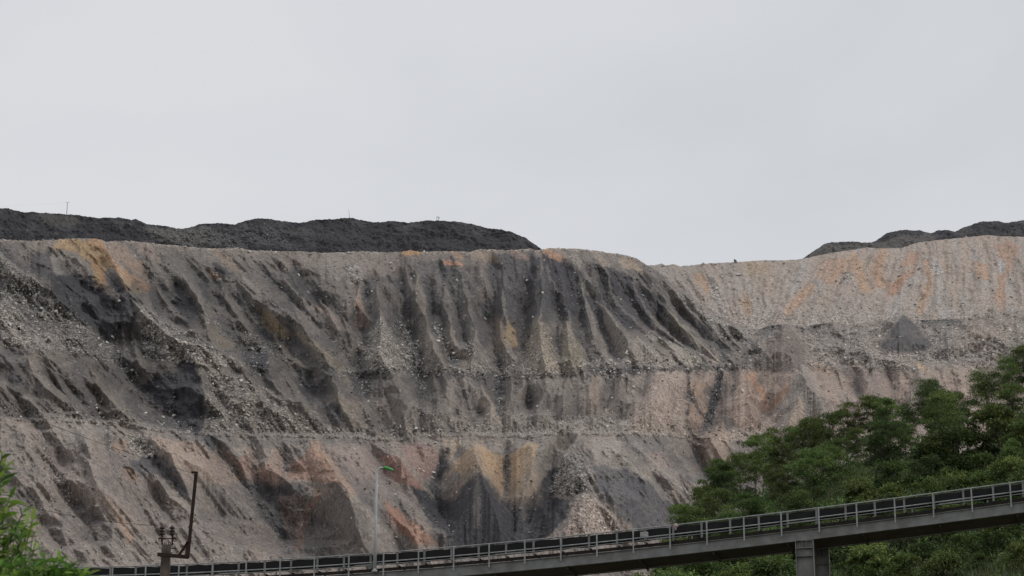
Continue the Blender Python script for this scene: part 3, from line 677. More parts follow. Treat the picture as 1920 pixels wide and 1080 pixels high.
# gullies (positive) and ridges (negative)
GUL = [
 (20, 26, [(0, 465), (60, 512), (94, 552), (146, 602), (208, 645), (229, 682), (250, 720), (277, 755), (319, 787), (372, 820)]),
 (12, 18, [(268, 480), (285, 545), (308, 594), (344, 619), (385, 644), (410, 660)]),
 (14, 18, [(335, 520), (360, 570), (399, 600), (424, 623), (445, 644), (453, 661), (475, 690)]),
 (12, 16, [(400, 500), (440, 560), (466, 598), (493, 623), (518, 645), (545, 674), (560, 707), (580, 745), (587, 768)]),
 (10, 14, [(485, 500), (530, 545), (572, 587), (612, 628), (646, 662), (668, 700), (685, 740), (702, 770)]),
 (9, 12, [(590, 530), (616, 557), (624, 575), (637, 607), (662, 636)]),
 (12, 14, [(684, 525), (687, 560), (683, 600), (676, 640), (668, 690), (672, 740)]),
 (15, 18, [(738, 520), (757, 561), (760, 594), (769, 627), (784, 661), (785, 703), (787, 745), (796, 770)]),
 (9, 11, [(795, 515), (808, 560), (813, 600), (827, 627), (840, 655), (850, 680), (861, 697)]),
 (10, 12, [(838, 515), (850, 552), (864, 610), (872, 640), (885, 662)]),
 (11, 13, [(905, 520), (912, 560), (914, 600), (922, 640), (938, 685), (936, 724), (934, 768)]),
 (15, 17, [(980, 490), (989, 550), (988, 594), (975, 638), (982, 674), (984, 700)]),
 (9, 12, [(1038, 530), (1049, 590), (1043, 627), (1047, 660), (1054, 690)]),
 (9, 12, [(1080, 530), (1089, 586), (1087, 617), (1094, 648), (1106, 675), (1108, 705)]),
 (10, 13, [(1090, 505), (1114, 569), (1123, 615), (1147, 657), (1162, 685)]),
 (10, 12, [(1116, 488), (1134, 540), (1158, 607), (1182, 638)]),
 (10, 13, [(1150, 510), (1189, 577), (1220, 617), (1255, 644)]),
 (12, 14, [(1180, 510), (1205, 545), (1230, 594), (1268, 634), (1302, 662)]),
 (9, 12, [(1215, 518), (1262, 575), (1304, 615), (1342, 662)]),
 (10, 12, [(70, 660), (85, 690), (110, 725), (145, 765), (165, 785)]),
 (10, 12, [(135, 670), (160, 720), (195, 760), (220, 785)]),
 (9, 14, [(855, 705), (868, 735), (880, 775), (890, 800)]),
 (8, 12, [(985, 705), (995, 745), (1000, 785)]),
 (12, 12, [(1160, 690), (1151, 720), (1142, 750), (1126, 775)]),
 (26, 20, [(1352, 688), (1346, 728), (1335, 760), (1322, 790), (1308, 825)]),
 (9, 11, [(1290, 700), (1292, 730), (1300, 755), (1318, 775)]),
 (20, 18, [(1452, 700), (1445, 735), (1432, 765), (1425, 800)]),
 (4, 15, [(78, 800), (88, 842), (100, 883), (122, 917), (136, 948), (165, 985), (190, 1030)]),
 (3, 12, [(200, 800), (203, 842), (215, 890), (245, 940)]),
 (24, 30, [(372, 818), (399, 845), (434, 876), (457, 908), (479, 946), (502, 978), (530, 1020), (560, 1060)]),
 (7, 12, [(470, 830), (475, 865), (480, 900)]),
 (7, 12, [(532, 830), (533, 865), (530, 900)]),
 (12, 22, [(575, 910), (560, 950), (548, 1000), (545, 1035)]),
 (18, 24, [(835, 840), (826, 870), (820, 902), (814, 936), (835, 975), (850, 1010)]),
 (16, 20, [(955, 838), (951, 850), (947, 880), (948, 920), (950, 960)]),
 (24, 24, [(1288, 790), (1308, 850), (1325, 895), (1335, 930)]),
 (8, 14, [(720, 890), (755, 920), (800, 960), (840, 1000)]),
]
RID = [
 (10, 16, [(0, 474), (31, 503), (62, 521), (94, 547), (125, 586), (167, 616)]),
 (11, 18, [(190, 455), (225, 500), (246, 544), (262, 570), (312, 603), (354, 623), (400, 648), (440, 676), (480, 700)]),
 (8, 12, [(341, 513), (360, 548), (389, 590), (412, 614), (440, 642)]),
 (8, 12, [(420, 545), (437, 570), (466, 590), (491, 614)]),
 (7, 10, [(489, 573), (507, 584), (524, 605), (539, 625)]),
 (10, 14, [(449, 511), (493, 557), (539, 586), (566, 617), (587, 640), (612, 666), (630, 692), (653, 714), (664, 741), (676, 768)]),
 (8, 12, [(503, 500), (549, 545), (590, 575), (618, 600), (645, 640)]),
 (7, 10, [(570, 505), (612, 550), (634, 600), (655, 636)]),
 (7, 10, [(674, 544), (678, 573), (674, 605)]),
 (8, 11, [(700, 515), (709, 557), (711, 594), (720, 640), (735, 690)]),
 (7, 9, [(719, 530), (744, 565), (755, 595)]),
 (8, 11, [(782, 517), (791, 557), (795, 594), (802, 623), (815, 655), (832, 690)]),
 (7, 10, [(819, 509), (832, 540), (848, 568)]),
 (7, 10, [(838, 590), (846, 619), (859, 645)]),
 (7, 10, [(859, 502), (873, 536), (892, 565), (905, 592)]),
 (7, 10, [(877, 590), (888, 617), (905, 646)]),
 (8, 11, [(932, 513), (942, 557), (952, 602), (955, 645)]),
 (10, 13, [(1013, 477), (1011, 520), (1010, 594), (1012, 640), (1015, 690)]),
 (7, 10, [(1022, 502), (1054, 557), (1070, 605), (1080, 650)]),
 (8, 11, [(1077, 480), (1094, 552), (1104, 580), (1117, 622), (1134, 660)]),
 (8, 11, [(1122, 569), (1141, 594), (1168, 627), (1208, 663)]),
 (7, 9, [(1108, 522), (1137, 568)]),
 (8, 11, [(1127, 482), (1148, 557), (1189, 602), (1233, 640)]),
 (8, 11, [(1158, 484), (1185, 520), (1204, 569), (1228, 604), (1272, 643), (1304, 666)]),
 (8, 11, [(1205, 500), (1241, 552), (1272, 600), (1314, 638)]),
 (7, 10, [(1214, 505), (1252, 536), (1314, 577), (1356, 606)]),
 (9, 12, [(48, 668), (83, 718), (110, 766)]),
 (8, 12, [(178, 715), (219, 755), (240, 782)]),
 (10, 10, [(372, 690), (384, 725), (388, 760), (384, 806)]),
 (9, 12, [(495, 700), (539, 747), (580, 778), (601, 806)]),
 (11, 14, [(622, 718), (645, 745), (670, 780)]),
 (8, 12, [(744, 703), (769, 745), (798, 795)]),
 (9, 10, [(832, 700), (848, 745), (846, 795)]),
 (7, 9, [(890, 722), (911, 755), (927, 786)]),
 (7, 10, [(958, 705), (965, 785)]),
 (9, 20, [(1245, 697), (1235, 740), (1215, 790)]),
 (8, 12, [(1318, 712), (1316, 750), (1308, 780)]),
 (8, 12, [(1385, 695), (1395, 740), (1390, 790)]),
 (11, 18, [(1505, 688), (1480, 735), (1455, 775)]),
 (10, 16, [(1508, 690), (1545, 740), (1580, 785)]),
 (9, 12, [(1497, 745), (1510, 790)]),
 (8, 20, [(40, 800), (60, 850), (105, 920), (150, 985)]),
 (10, 26, [(150, 805), (175, 860), (195, 930)]),
 (12, 20, [(277, 812), (312, 853), (354, 886), (403, 910), (445, 938), (476, 963), (507, 996), (545, 1030)]),
 (12, 20, [(350, 815), (378, 835), (414, 862), (448, 893)]),
 (18, 30, [(591, 829), (632, 891), (641, 906), (674, 943), (701, 970), (730, 1010)]),
 (9, 14, [(740, 850), (786, 896), (808, 934)]),
 (10, 18, [(709, 905), (765, 942), (807, 982), (840, 1013)]),
 (16, 26, [(892, 832), (893, 884), (895, 936), (895, 985)]),
 (14, 22, [(994, 828), (984, 873), (982, 925), (978, 970)]),
 (12, 24, [(1060, 845), (1075, 890), (1092, 930)]),
 (10, 24, [(1093, 922), (1100, 960), (1105, 1000)]),
 (9, 16, [(1245, 815), (1280, 860), (1305, 905), (1322, 935)]),
 (8, 14, [(1340, 800), (1345, 840), (1330, 880)]),
 (5, 8, [(1130, 825), (1190, 880), (1250, 935)]),
 (5, 8, [(1180, 825), (1235, 878), (1290, 930)]),
]
PATHS = [([q for i_, q in enumerate(p)], h * 1.5 + 4.0, 2.5) for h, w, p in GUL]
def rgul(x, y, y_end, T, dep, wig):
    pts = [(x, y)]
    tj = rs.uniform(-.12, .12)
    while y < y_end:
        x += (float(lerp(x, T)) + tj + rs.uniform(-.10, .10)) * 9; y += 9; pts.append((x, y))
    if len(pts) > 2: PATHS.append((pts, dep, wig))
x = -190.0
while x < 1395:
    y0 = float(topA(np.array([x]))[0]); big = rs.random() < .35
    ya = y0 + rs.uniform(4, 120) * (0.5 if big else 1); yb_ = min(rs.uniform(690, 765), ya + rs.uniform(70, 230))
    rgul(x + (ya - y0) * float(lerp(x, TU)) * .5, ya, yb_, TU, (rs.uniform(4, 10) if x < 640 else rs.uniform(0, 5)) if big else rs.uniform(-4, 1), 3.0)
    x += rs.uniform(8, 18)
x = -190.0
while x < 1800:
    ya = rs.uniform(640, 740); rgul(x, ya, min(812, ya + rs.uniform(45, 110)), TM, rs.choice([rs.uniform(-4, 0), rs.uniform(2, 9)]), 3.5); x += rs.uniform(12, 30)
x = -190.0
while x < 1500:
    ya = rs.uniform(822, 900); rgul(x, ya, ya + rs.uniform(70, 190), TL, rs.choice([rs.uniform(-4, 0), rs.uniform(2, 8)]), 4.0); x += rs.uniform(20, 48)
tlt = np.where(A.py < y2, lerp(A.px, TU), np.where(A.py < y1, lerp(A.px, TM), lerp(A.px, TL)))
gsl = 0.56 / (1 + 0.95 * np.abs(tlt)) * (0.75 + 0.6 * smooth(-.4, .4, fbm(A.px / 50 + 7, A.py / 40, 2)))
# gentle warp so the flanks are not ruled with a straight edge
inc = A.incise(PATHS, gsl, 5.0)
A.rel += (inc + 2.0) * (1 - 0.85 * rightq)
lowq = smooth(0.15, 0.85, (A.py - A.top[None, :]) / np.maximum(y2 - A.top[None, :], 1)) * bu + (1 - bu)
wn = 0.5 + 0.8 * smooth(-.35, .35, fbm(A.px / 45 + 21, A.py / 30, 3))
gully_dark = smooth(-1.0, 5.5, inc) * wn * (1 - 0.55 * bl) * (1 - 0.7 * rightq)
blend(A, (70, 69, 71), np.clip(gully_dark, 0, 1)[..., None] * 0.62)  # gully floors darkened with depth: coal tone plus shade put into the colour
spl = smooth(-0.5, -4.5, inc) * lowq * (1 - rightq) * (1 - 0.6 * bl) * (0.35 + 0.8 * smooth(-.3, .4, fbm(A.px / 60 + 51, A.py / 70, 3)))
blend(A, (132, 122, 110), np.clip(spl, 0, 1)[..., None] * 0.25)  # spurs lightened by height above the gullies, relief shading put into the colour
FAC = [(672, 541, 612, 17, (138, 115, 102), .1), (706, 521, 585, 17, (106, 100, 95), .1), (712, 592, 697, 48, (134, 126, 117), .15), (781, 513, 582, 19, (118, 108, 97), .12), (792, 572, 655, 19, (120, 110, 100), .1), (805, 617, 697, 26, (126, 116, 106), .15),
       (833, 530, 592, 17, (110, 104, 98), .15), (840, 596, 662, 19, (124, 114, 103), .15), (882, 608, 692, 27, (124, 115, 107), .25), (864, 521, 602, 21, (104, 99, 94), .2), (932, 586, 652, 16, (124, 107, 93), .1), (953, 602, 648, 17, (156, 129, 92), .15), (948, 631, 674, 15, (132, 124, 116), .2),
       (1006, 590, 697, 43, (136, 124, 108), .1), (1063, 600, 692, 33, (126, 116, 99), .15), (1096, 559, 634, 20, (114, 109, 104), .3), (1107, 592, 654, 21, (116, 109, 103), .3), (1127, 570, 668, 34, (126, 117, 108), .6), (1130, 650, 688, 23, (134, 125, 116), .1), (1196, 630, 674, 30, (134, 126, 117), .4),
       (811, 696, 802, 36, (104, 97, 91), .1), (956, 703, 800, 21, (112, 104, 97), .05), (1159, 698, 764, 27, (110, 101, 95), -.1), (735, 694, 806, 58, (108, 100, 94), .35), (903, 719, 794, 17, (140, 126, 114), .3), (868, 700, 790, 20, (118, 109, 101), .1), (1010, 704, 795, 24, (110, 103, 98), .0), (1065, 700, 780, 22, (112, 104, 97), -.1), (1112, 706, 770, 20, (120, 107, 97), -.1),
       (1014, 494, 592, 27, (90, 88, 88), .0), (943, 504, 592, 27, (88, 86, 86), .1), (1080, 478, 548, 17, (120, 113, 106), .35), (898, 484, 560, 22, (112, 104, 97), .15), (760, 500, 560, 16, (112, 104, 98), .25), (730, 505, 570, 18, (108, 102, 97), .3),
       (341, 511, 592, 17, (108, 101, 95), .6), (376, 586, 652, 26, (116, 107, 95), .75), (420, 556, 616, 16, (112, 105, 98), .75), (489, 570, 630, 17, (144, 123, 94), .7), (545, 566, 622, 17, (120, 110, 101), .75), (600, 560, 616, 15, (132, 116, 106), .6), (440, 520, 580, 16, (114, 106, 98), .8), (530, 520, 600, 18, (118, 110, 104), .75), (640, 590, 660, 18, (116, 107, 99), .5), (505, 620, 690, 20, (118, 108, 96), .75),
       (245, 560, 640, 24, (132, 124, 115), .8), (290, 535, 600, 16, (104, 98, 93), .7), (250, 610, 690, 18, (108, 101, 95), .15), (50, 670, 760, 24, (122, 113, 104), .7), (95, 690, 775, 24, (112, 104, 97), .6), (170, 690, 785, 26, (118, 107, 97), .55), (205, 720, 795, 24, (116, 107, 99), .55), (460, 700, 800, 30, (114, 106, 99), .7), (535, 700, 800, 24, (112, 104, 97), .6), (625, 716, 800, 24, (118, 108, 97), .5), (680, 740, 812, 22, (112, 103, 96), .4)]
for cx, ay, by, hw, c, sk in FAC: A.mound(cx, ay, by, hw, 13 if hw < 24 else 19, c, 0.62, None, sk)
for q in [(1505, 687, 802, 60, 26, (118, 110, 104), .75, None, .1), (1497, 746, 832, 36, 18, (142, 125, 110), .75, None, .0), (1242, 696, 804, 48, 20, (142, 125, 114), .7, None, -.2), (1311, 711, 794, 25, 14, (146, 122, 104), .7, None, -.05), (1393, 689, 796, 40, 18, (144, 122, 108), .7, None, .1),
          (1352, 788, 872, 38, 16, (138, 119, 105), .7, None, -.1), (1445, 700, 770, 26, 12, (146, 124, 110), .6, None, -.1), (1640, 689, 775, 46, 18, (128, 116, 108), .6, None, .0), (1722, 690, 775, 42, 18, (124, 113, 106), .6, None, .1), (1575, 700, 790, 40, 16, (132, 118, 109), .6, None, .2), (1262, 790, 850, 40, 12, (128, 114, 104), .5, None, .5),
          (892, 832, 945, 70, 22, (138, 117, 95), .42, None, .05), (995, 829, 945, 48, 18, (138, 117, 94), .42, None, -.15), (896, 888, 1020, 110, 10, (56, 56, 60), .9, None, .0), (1093, 923, 1015, 62, 20, (138, 123, 113), .7, .5, .05), (430, 845, 888, 21, 9, (136, 118, 106), .6, None, .1), (470, 838, 896, 26, 10, (140, 114, 100), .6, None, .0),
          (515, 838, 905, 29, 11, (142, 118, 106), .6, None, .0), (300, 820, 905, 40, 14, (136, 118, 105), .5, None, .9), (60, 800, 930, 46, 14, (130, 115, 106), .5, None, .55), (170, 808, 960, 60, 16, (128, 114, 105), .5, None, .35)]:
    A.mound(*q[:8], skew=q[8])
S_([(1352, 690), (1346, 728), (1336, 760), (1322, 796)], 8, (62, 62, 66), 0.85, rub=0.6); S_([(1288, 706), (1293, 735), (1302, 757), (1318, 778)], 4, (70, 69, 72), 0.7, rub=0.5)
S_([(1408, 706), (1428, 735), (1440, 760)], 8, (156, 118, 92), 0.55); S_([(1476, 726), (1460, 752)], 7, (150, 116, 90), 0.6); S_([(1302, 798), (1312, 830), (1316, 858)], 9, (106, 90, 80), 0.75)
P_([(768, 910), (800, 922), (830, 936), (855, 938), (880, 925), (896, 892), (912, 905), (938, 930), (962, 935), (985, 938), (1005, 918), (1030, 880), (1042, 872), (1035, 908), (1030, 930), (1070, 938), (1062, 965), (1040, 995), (1000, 1025), (850, 1025), (800, 975)], (60, 59, 63), 0.6, 16, warp=1.0)
S_([(951, 842), (948, 885), (948, 930)], 6, (72, 71, 72), 0.7, rub=0.6); S_([(835, 848), (822, 890), (814, 935)], 10, (68, 67, 70), 0.7)
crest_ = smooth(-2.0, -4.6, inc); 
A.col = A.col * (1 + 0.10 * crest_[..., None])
BIG = [(24, 40, [(1505, 686), (1480, 735), (1445, 795)]), (20, 42, [(1507, 686), (1540, 740), (1580, 790)]), (17, 34, [(1497, 745), (1492, 790), (1486, 830)]), (16, 36, [(1400, 688), (1393, 740), (1385, 805)]), (12, 26, [(1312, 712), (1306, 750), (1300, 792)]), (14, 40, [(1640, 688), (1625, 770)]), (14, 40, [(1722, 688), (1742, 770)]), (16, 40, [(1350, 800), (1345, 840), (1322, 890)]),
       (36, 78, [(591, 829), (632, 891), (674, 943), (730, 1010), (770, 1060)]), (20, 46, [(277, 812), (354, 886), (403, 910), (445, 938), (507, 996), (560, 1045)]), (38, 60, [(892, 831), (894, 884), (895, 990), (895, 1030)]), (32, 44, [(994, 828), (984, 873), (978, 980)]),
       (30, 150, [(1095, 812), (1130, 880), (1175, 960), (1200, 1040)]), (14, 36, [(740, 850), (790, 905), (840, 1013)]), (16, 62, [(150, 805), (175, 860), (205, 950)]), (16, 52, [(711, 592), (722, 640), (735, 694)]), (16, 42, [(1010, 590), (1011, 640), (1013, 694)]), (12, 32, [(1064, 596), (1072, 640), (1078, 692)]),
       (22, 46, [(190, 455), (246, 544), (312, 603), (400, 648), (490, 706)]), (18, 48, [(-60, 425), (31, 503), (94, 547), (167, 616), (215, 660)]), (16, 36, [(449, 511), (539, 586), (612, 666), (676, 768)]), (14, 30, [(341, 513), (389, 590), (440, 642)]),
       (16, 42, [(622, 718), (645, 745), (680, 790)]), (14, 38, [(495, 700), (539, 747), (605, 808)]), (14, 42, [(744, 703), (769, 745), (800, 797)]), (12, 32, [(836, 700), (846, 745), (846, 797)]), (18, 52, [(1245, 697), (1235, 740), (1212, 802)]), (12, 34, [(1135, 560), (1170, 627), (1215, 668)]), (12, 36, [(880, 590), (895, 640), (910, 692)]), (12, 34, [(790, 560), (802, 623), (820, 690)])]
for h, w, p in BIG: C_(p, -h, w, taper=(0.3, 0.3), warp=0.25)
for h, w, p in RID: C_(p, -h * 0.75, w * 1.7, warp=0.22)
# dark coal-toned strokes along the gully floors
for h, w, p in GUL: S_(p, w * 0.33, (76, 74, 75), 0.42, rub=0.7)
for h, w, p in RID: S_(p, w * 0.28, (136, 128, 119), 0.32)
A.tilt = lambda x, y: np.where(y < lerp(x, {-300: 665, 0: 657, 600: 699, 1200: 693, 2200: 680}), lerp(x, TU) * (x < 1420), np.where(y < 812, lerp(x, TM), lerp(x, TL)))
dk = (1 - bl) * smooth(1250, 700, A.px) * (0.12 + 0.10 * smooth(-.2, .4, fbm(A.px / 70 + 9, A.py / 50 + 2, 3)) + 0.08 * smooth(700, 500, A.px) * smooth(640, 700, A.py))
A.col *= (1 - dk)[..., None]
S_([(640, 703), (760, 692), (800, 699), (940, 707), (1050, 705), (1110, 692), (1200, 695), (1300, 690), (1400, 686)], 6, (66, 65, 66), 0.62, rub=1.0)
S_([(640, 693), (760, 681), (800, 687), (940, 695), (1050, 693), (1110, 680), (1200, 684), (1300, 679)], 7, (124, 118, 112), 0.4, rub=1.0)
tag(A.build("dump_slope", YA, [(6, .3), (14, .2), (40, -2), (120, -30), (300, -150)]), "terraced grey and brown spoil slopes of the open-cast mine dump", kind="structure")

# ---- set-back upper tip on the right -------------------------------------------------------------
def topB(x):
    b = lerp(x, {1060: 500, 1180: 500, 1228: 497, 1240: 494, 1250: 498, 1262: 495, 1275: 499, 1300: 497, 1325: 494, 1345: 493, 1370: 492, 1400: 490, 1430: 488, 1470: 488, 1500: 486, 1530: 480, 1560: 474, 1600: 468, 1625: 464, 1650: 466, 1690: 465, 1720: 455, 1760: 450, 1800: 446, 1850: 441, 1880: 443, 1920: 444, 2300: 436})
    return b + 1.4 * fbm(x / 8 + 30, x * 0 + 3, 4) + 3.0 * np.clip(perlin(x / 6 + 9, x * 0 + 8) - 0.35, 0, 1)
B = Sheet(1060, 2130, 1.3, topB, 672, 190)
EB = elev(B.py); EBf = elev(660.0)
DB = lerp(B.px, {1060: 1250, 1300: 1240, 1500: 1225, 1700: 1205, 1920: 1180, 2200: 1150})
YB = DB * (0.70 - EBf) / (0.70 - EB)
B.streak = 0.5
wqb = 12 * fbm(B.px / 60 + 2, B.py / 40, 3)
pb = wqb + flow(B, {1060: .7, 1250: .6, 1350: .35, 1420: 0, 1500: -.45, 1600: -.5, 1680: -.25, 1760: -.05, 1900: .1, 2100: .1}, 540)
B_GAIN = 0.98
B.streak = 0.5 + 0.5 * fbm(pb / 8, B.py / 60, 4)
rmB = 0.2 + 0.9 * smooth(-.3, .4, fbm(B.px / 70, B.py / 40 + 7, 3))
B.rel += 3.4 * rmB * (1 - np.abs(perlin(pb / 26, B.py / 110)) * 2.2) + 1.2 * rmB * (1 - np.abs(perlin(pb / 10 + 3, B.py / 50)) * 2.2)
B.rel += 4 * fbm(B.px / 60, B.py / 60, 3) + 1.8 * fbm(B.px / 11, B.py / 8, 3) + 0.9 * fbm(B.px / 4.5, B.py / 3.5, 3)
PB = []; xb = 1230.0
TBt = {1060: .7, 1250: .6, 1350: .35, 1420: 0, 1500: -.45, 1600: -.5, 1680: -.25, 1760: -.05, 1900: .1, 2100: .1}
while xb < 2100:
    yb0 = float(topB(np.array([xb]))[0]) + rs.uniform(4, 50); pts = [(xb, yb0)]; xx = xb; yy = yb0; ye = min(612, yb0 + rs.uniform(50, 120)); tj = rs.uniform(-.08, .08)
    while yy < ye: xx += (float(lerp(xx, TBt)) + tj + rs.uniform(-.08, .08)) * 8; yy += 8; pts.append((xx, yy))
    if len(pts) > 2: PB.append((pts, rs.uniform(-.5, 3.2), 1.5))
    xb += rs.uniform(6, 16)
incB = B.incise(PB, 0.30 + 0 * B.px, 3.0); B.rel += incB + 1
B.col[:] = alb((145, 132, 122))
h1 = fbm(pb / 20 + 8, B.py / 80, 4)[..., None]; h2 = fbm(B.px / 30, B.py / 30 + 9, 4)[..., None]
blend(B, (154, 131, 112), smooth(0.05, 0.6, h1 + 0.5 * fbm(B.px / 90 + 4, B.py / 60, 2)[..., None]) * 0.45)
blend(B, (146, 142, 139), smooth(0.0, 0.45, -h1) * 0.55)
blend(B, (122, 114, 108), smooth(0.1, 0.5, h2) * 0.4)
foot = smooth(545, 620, B.py)[..., None]
blend(B, (136, 127, 120), foot * 0.6)
B.rub[:] = 0.10 + 0.45 * foot[..., 0]
blend(B, (124, 118, 113), (smooth(1420, 1250, B.px) * 0.45)[..., None])
pP, pS = B.poly, B.stroke
pP([(1300, 508), (1322, 510), (1335, 560), (1318, 545), (1298, 530)], (152, 122, 96), 0.65)
pP([(1393, 545), (1405, 550), (1408, 585), (1392, 590), (1388, 570)], (150, 124, 98), 0.65)
pP([(1390, 492), (1440, 492), (1445, 510), (1410, 520), (1395, 510)], (146, 126, 100), 0.5)
pS([(1520, 540), (1500, 560), (1475, 582)], 11, (162, 126, 96), 0.7)
pP([(1535, 490), (1590, 480), (1600, 510), (1560, 530), (1530, 520)], (158, 124, 98), 0.55)
pS([(1600, 480), (1608, 505), (1625, 540)], 11, (166, 128, 90), 0.65)
pS([(1655, 480), (1640, 510), (1652, 530)], 13, (164, 124, 88), 0.65)
pP([(1690, 515), (1720, 500), (1700, 530), (1680, 555), (1660, 560), (1665, 530)], (150, 114, 92), 0.75)
pP([(1700, 468), (1725, 470), (1720, 500), (1695, 500)], (156, 122, 100), 0.6)
pS([(1742, 495), (1745, 530), (1735, 560), (1725, 580)], 9, (160, 126, 94), 0.7)
pP([(1825, 490), (1850, 495), (1855, 525), (1830, 525)], (160, 126, 100), 0.65)
pP([(1865, 455), (1915, 462), (1900, 490), (1888, 520), (1885, 545), (1890, 570), (1868, 560), (1872, 520), (1885, 500), (1872, 475)], (152, 122, 102), 0.75, 7)
pS([(1875, 545), (1880, 575)], 9, (156, 126, 102), 0.6)
pP([(1868, 490), (1884, 495), (1880, 515), (1868, 512)], (148, 146, 145), 0.7)
pS([(1760, 500), (1765, 560), (1770, 595)], 12, (146, 143, 140), 0.5)
pS([(1710, 525), (1690, 560), (1670, 590)], 12, (146, 140, 136), 0.55)
for x, y in ((1275, 545), (1340, 540), (1345, 552), (1585, 518), (1755, 502)): pS([(x, y), (x + 6, y + 8)], 9, (140, 136, 132), 0.5, rub=1.0)
B.tilt = lambda x, y: lerp(x, TBt)
B.col *= B_GAIN
tag(B.build("upper_tip_slope", YB, [(6, .3), (16, .2), (60, -3), (160, -40)], foot=True), "pale peach coloured upper tip set back on the right of the dump", kind="structure")

# ---- dark coal heaps on the skyline -----------------------------------------------------------------
def heap(name, x0, x1, tab, bot, Yfoot, label, seed, base):
    def top(x): return lerp(x, tab) + 2.2 * fbm(x / 22 + seed, x * 0 + 2, 3) + 1.3 * fbm(x / 9 + seed, x * 0, 4) + 1.0 * fbm(x / 3.5 + seed, x * 0 + 5, 2)
    H = Sheet(x0, x1, 1.4, top, bot, 90)
    H.streak = 0.5 + 0.5 * fbm((H.px + 0.3 * H.py) / 10, H.py / 30, 3)
    Eh = elev(H.py); E0 = elev(H.py[-1:])
    Yh = Yfoot * (0.68 - E0) / (0.68 - Eh)
    H.rel += 8 * fbm(H.px / 45 + seed, H.py / 22, 4) + 4 * fbm(H.px / 12, H.py / 9, 3) + 3.4 * fbm(H.px / 5, H.py / 4, 2) + 4 * np.abs(perlin(H.px / 17 + seed, H.py / 12)) + 10 * fbm(H.px / 90 + 3, H.py / 40 + seed, 2) + 2 * (1 - np.abs(perlin((H.px - 0.4 * H.py) / 31 + fbm(H.px / 40, H.py / 30, 2), H.py / 60)) * 2)
    H.col[:] = alb(base)
    q = fbm(H.px / 50 + seed, H.py / 30, 4)[..., None]; blend(H, (78, 76, 75), smooth(0.0, 0.5, q) * 0.55)
    q2 = fbm(H.px / 14 + seed, H.py / 9 + 3, 3)[..., None]; blend(H, (88, 85, 79), smooth(0.25, 0.6, q2) * 0.4)
    H.rub[:] = 0.25
    return H, Yh
C1, Y1h = heap("c", -260, 1016, {-300: 402, -100: 396, 0: 391, 15: 390, 30: 396, 45: 398, 60: 397, 80: 399, 105: 400, 125: 402, 145: 403, 165: 407, 190: 408, 225: 408, 245: 412, 255: 411, 275: 420, 300: 422, 330: 428, 345: 429, 375: 420, 410: 418, 440: 421,
      460: 414, 485: 409, 510: 411, 540: 416, 565: 418, 590: 412, 620: 411, 655: 408, 670: 411, 700: 417, 740: 414, 765: 418, 800: 413, 825: 414, 855: 415, 885: 420, 915: 428, 940: 430, 960: 436, 985: 445, 1000: 457, 1016: 467}, 482, 1190, "", 5, (49, 49, 53))
C1.poly([(270, 425), (420, 425), (440, 465), (300, 455)], (84, 82, 79), 0.7, rub=0.6)
C1.poly([(60, 400), (150, 405), (140, 425), (80, 420)], (74, 73, 66), 0.5)
C1.poly([(330, 430), (500, 420), (560, 465), (420, 462)], (74, 73, 74), 0.5, rub=0.6)
C1.poly([(560, 420), (1000, 440), (1010, 468), (640, 470)], (54, 54, 58), 0.6)
tag(C1.build("coal_ridge", Y1h, [(8, -2), (40, -14), (140, -60)], foot=False), "long black coal ridge on the skyline behind the crest", kind="structure")
C2, Y2h = heap("c", 1495, 2130, {1495: 489, 1510: 481, 1525: 471, 1545: 458, 1560: 454, 1600: 453, 1635: 455, 1650: 446, 1665: 436, 1690: 431, 1720: 432, 1745: 437, 1760: 432, 1775: 431, 1790: 434, 1805: 427, 1825: 420, 1845: 415, 1870: 414, 1885: 418, 1900: 416, 1912: 414, 1922: 412, 1960: 408, 2100: 398, 2300: 392}, 492, 1440, "", 9, (57, 56, 60))
C2.poly([(1500, 485), (1545, 456), (1640, 455), (1700, 440), (1760, 438), (1740, 470), (1600, 480)], (84, 82, 79), 0.75)
tag(C2.build("coal_ridge", Y2h, [(8, -2), (40, -14), (140, -60)], foot=False), "black coal ridge stepping up to the right behind the peach coloured tip", kind="structure")

# ---- ground -----------------------------------------------------------------------------------------
M_GROUND = simple_mat("ground_soil", (0.16, 0.14, 0.11), 0.95, 0, 0.4, 0.05)
me = mesh_np("ground", np.array([(-9000, -3000, -1.6), (9000, -3000, -1.6), (9000, 12000, -1.6), (-9000, 12000, -1.6)], float), np.array([[0, 1, 2, 3]]), smooth=False)
tag(link_mesh("ground", me, M_GROUND), kind="structure")
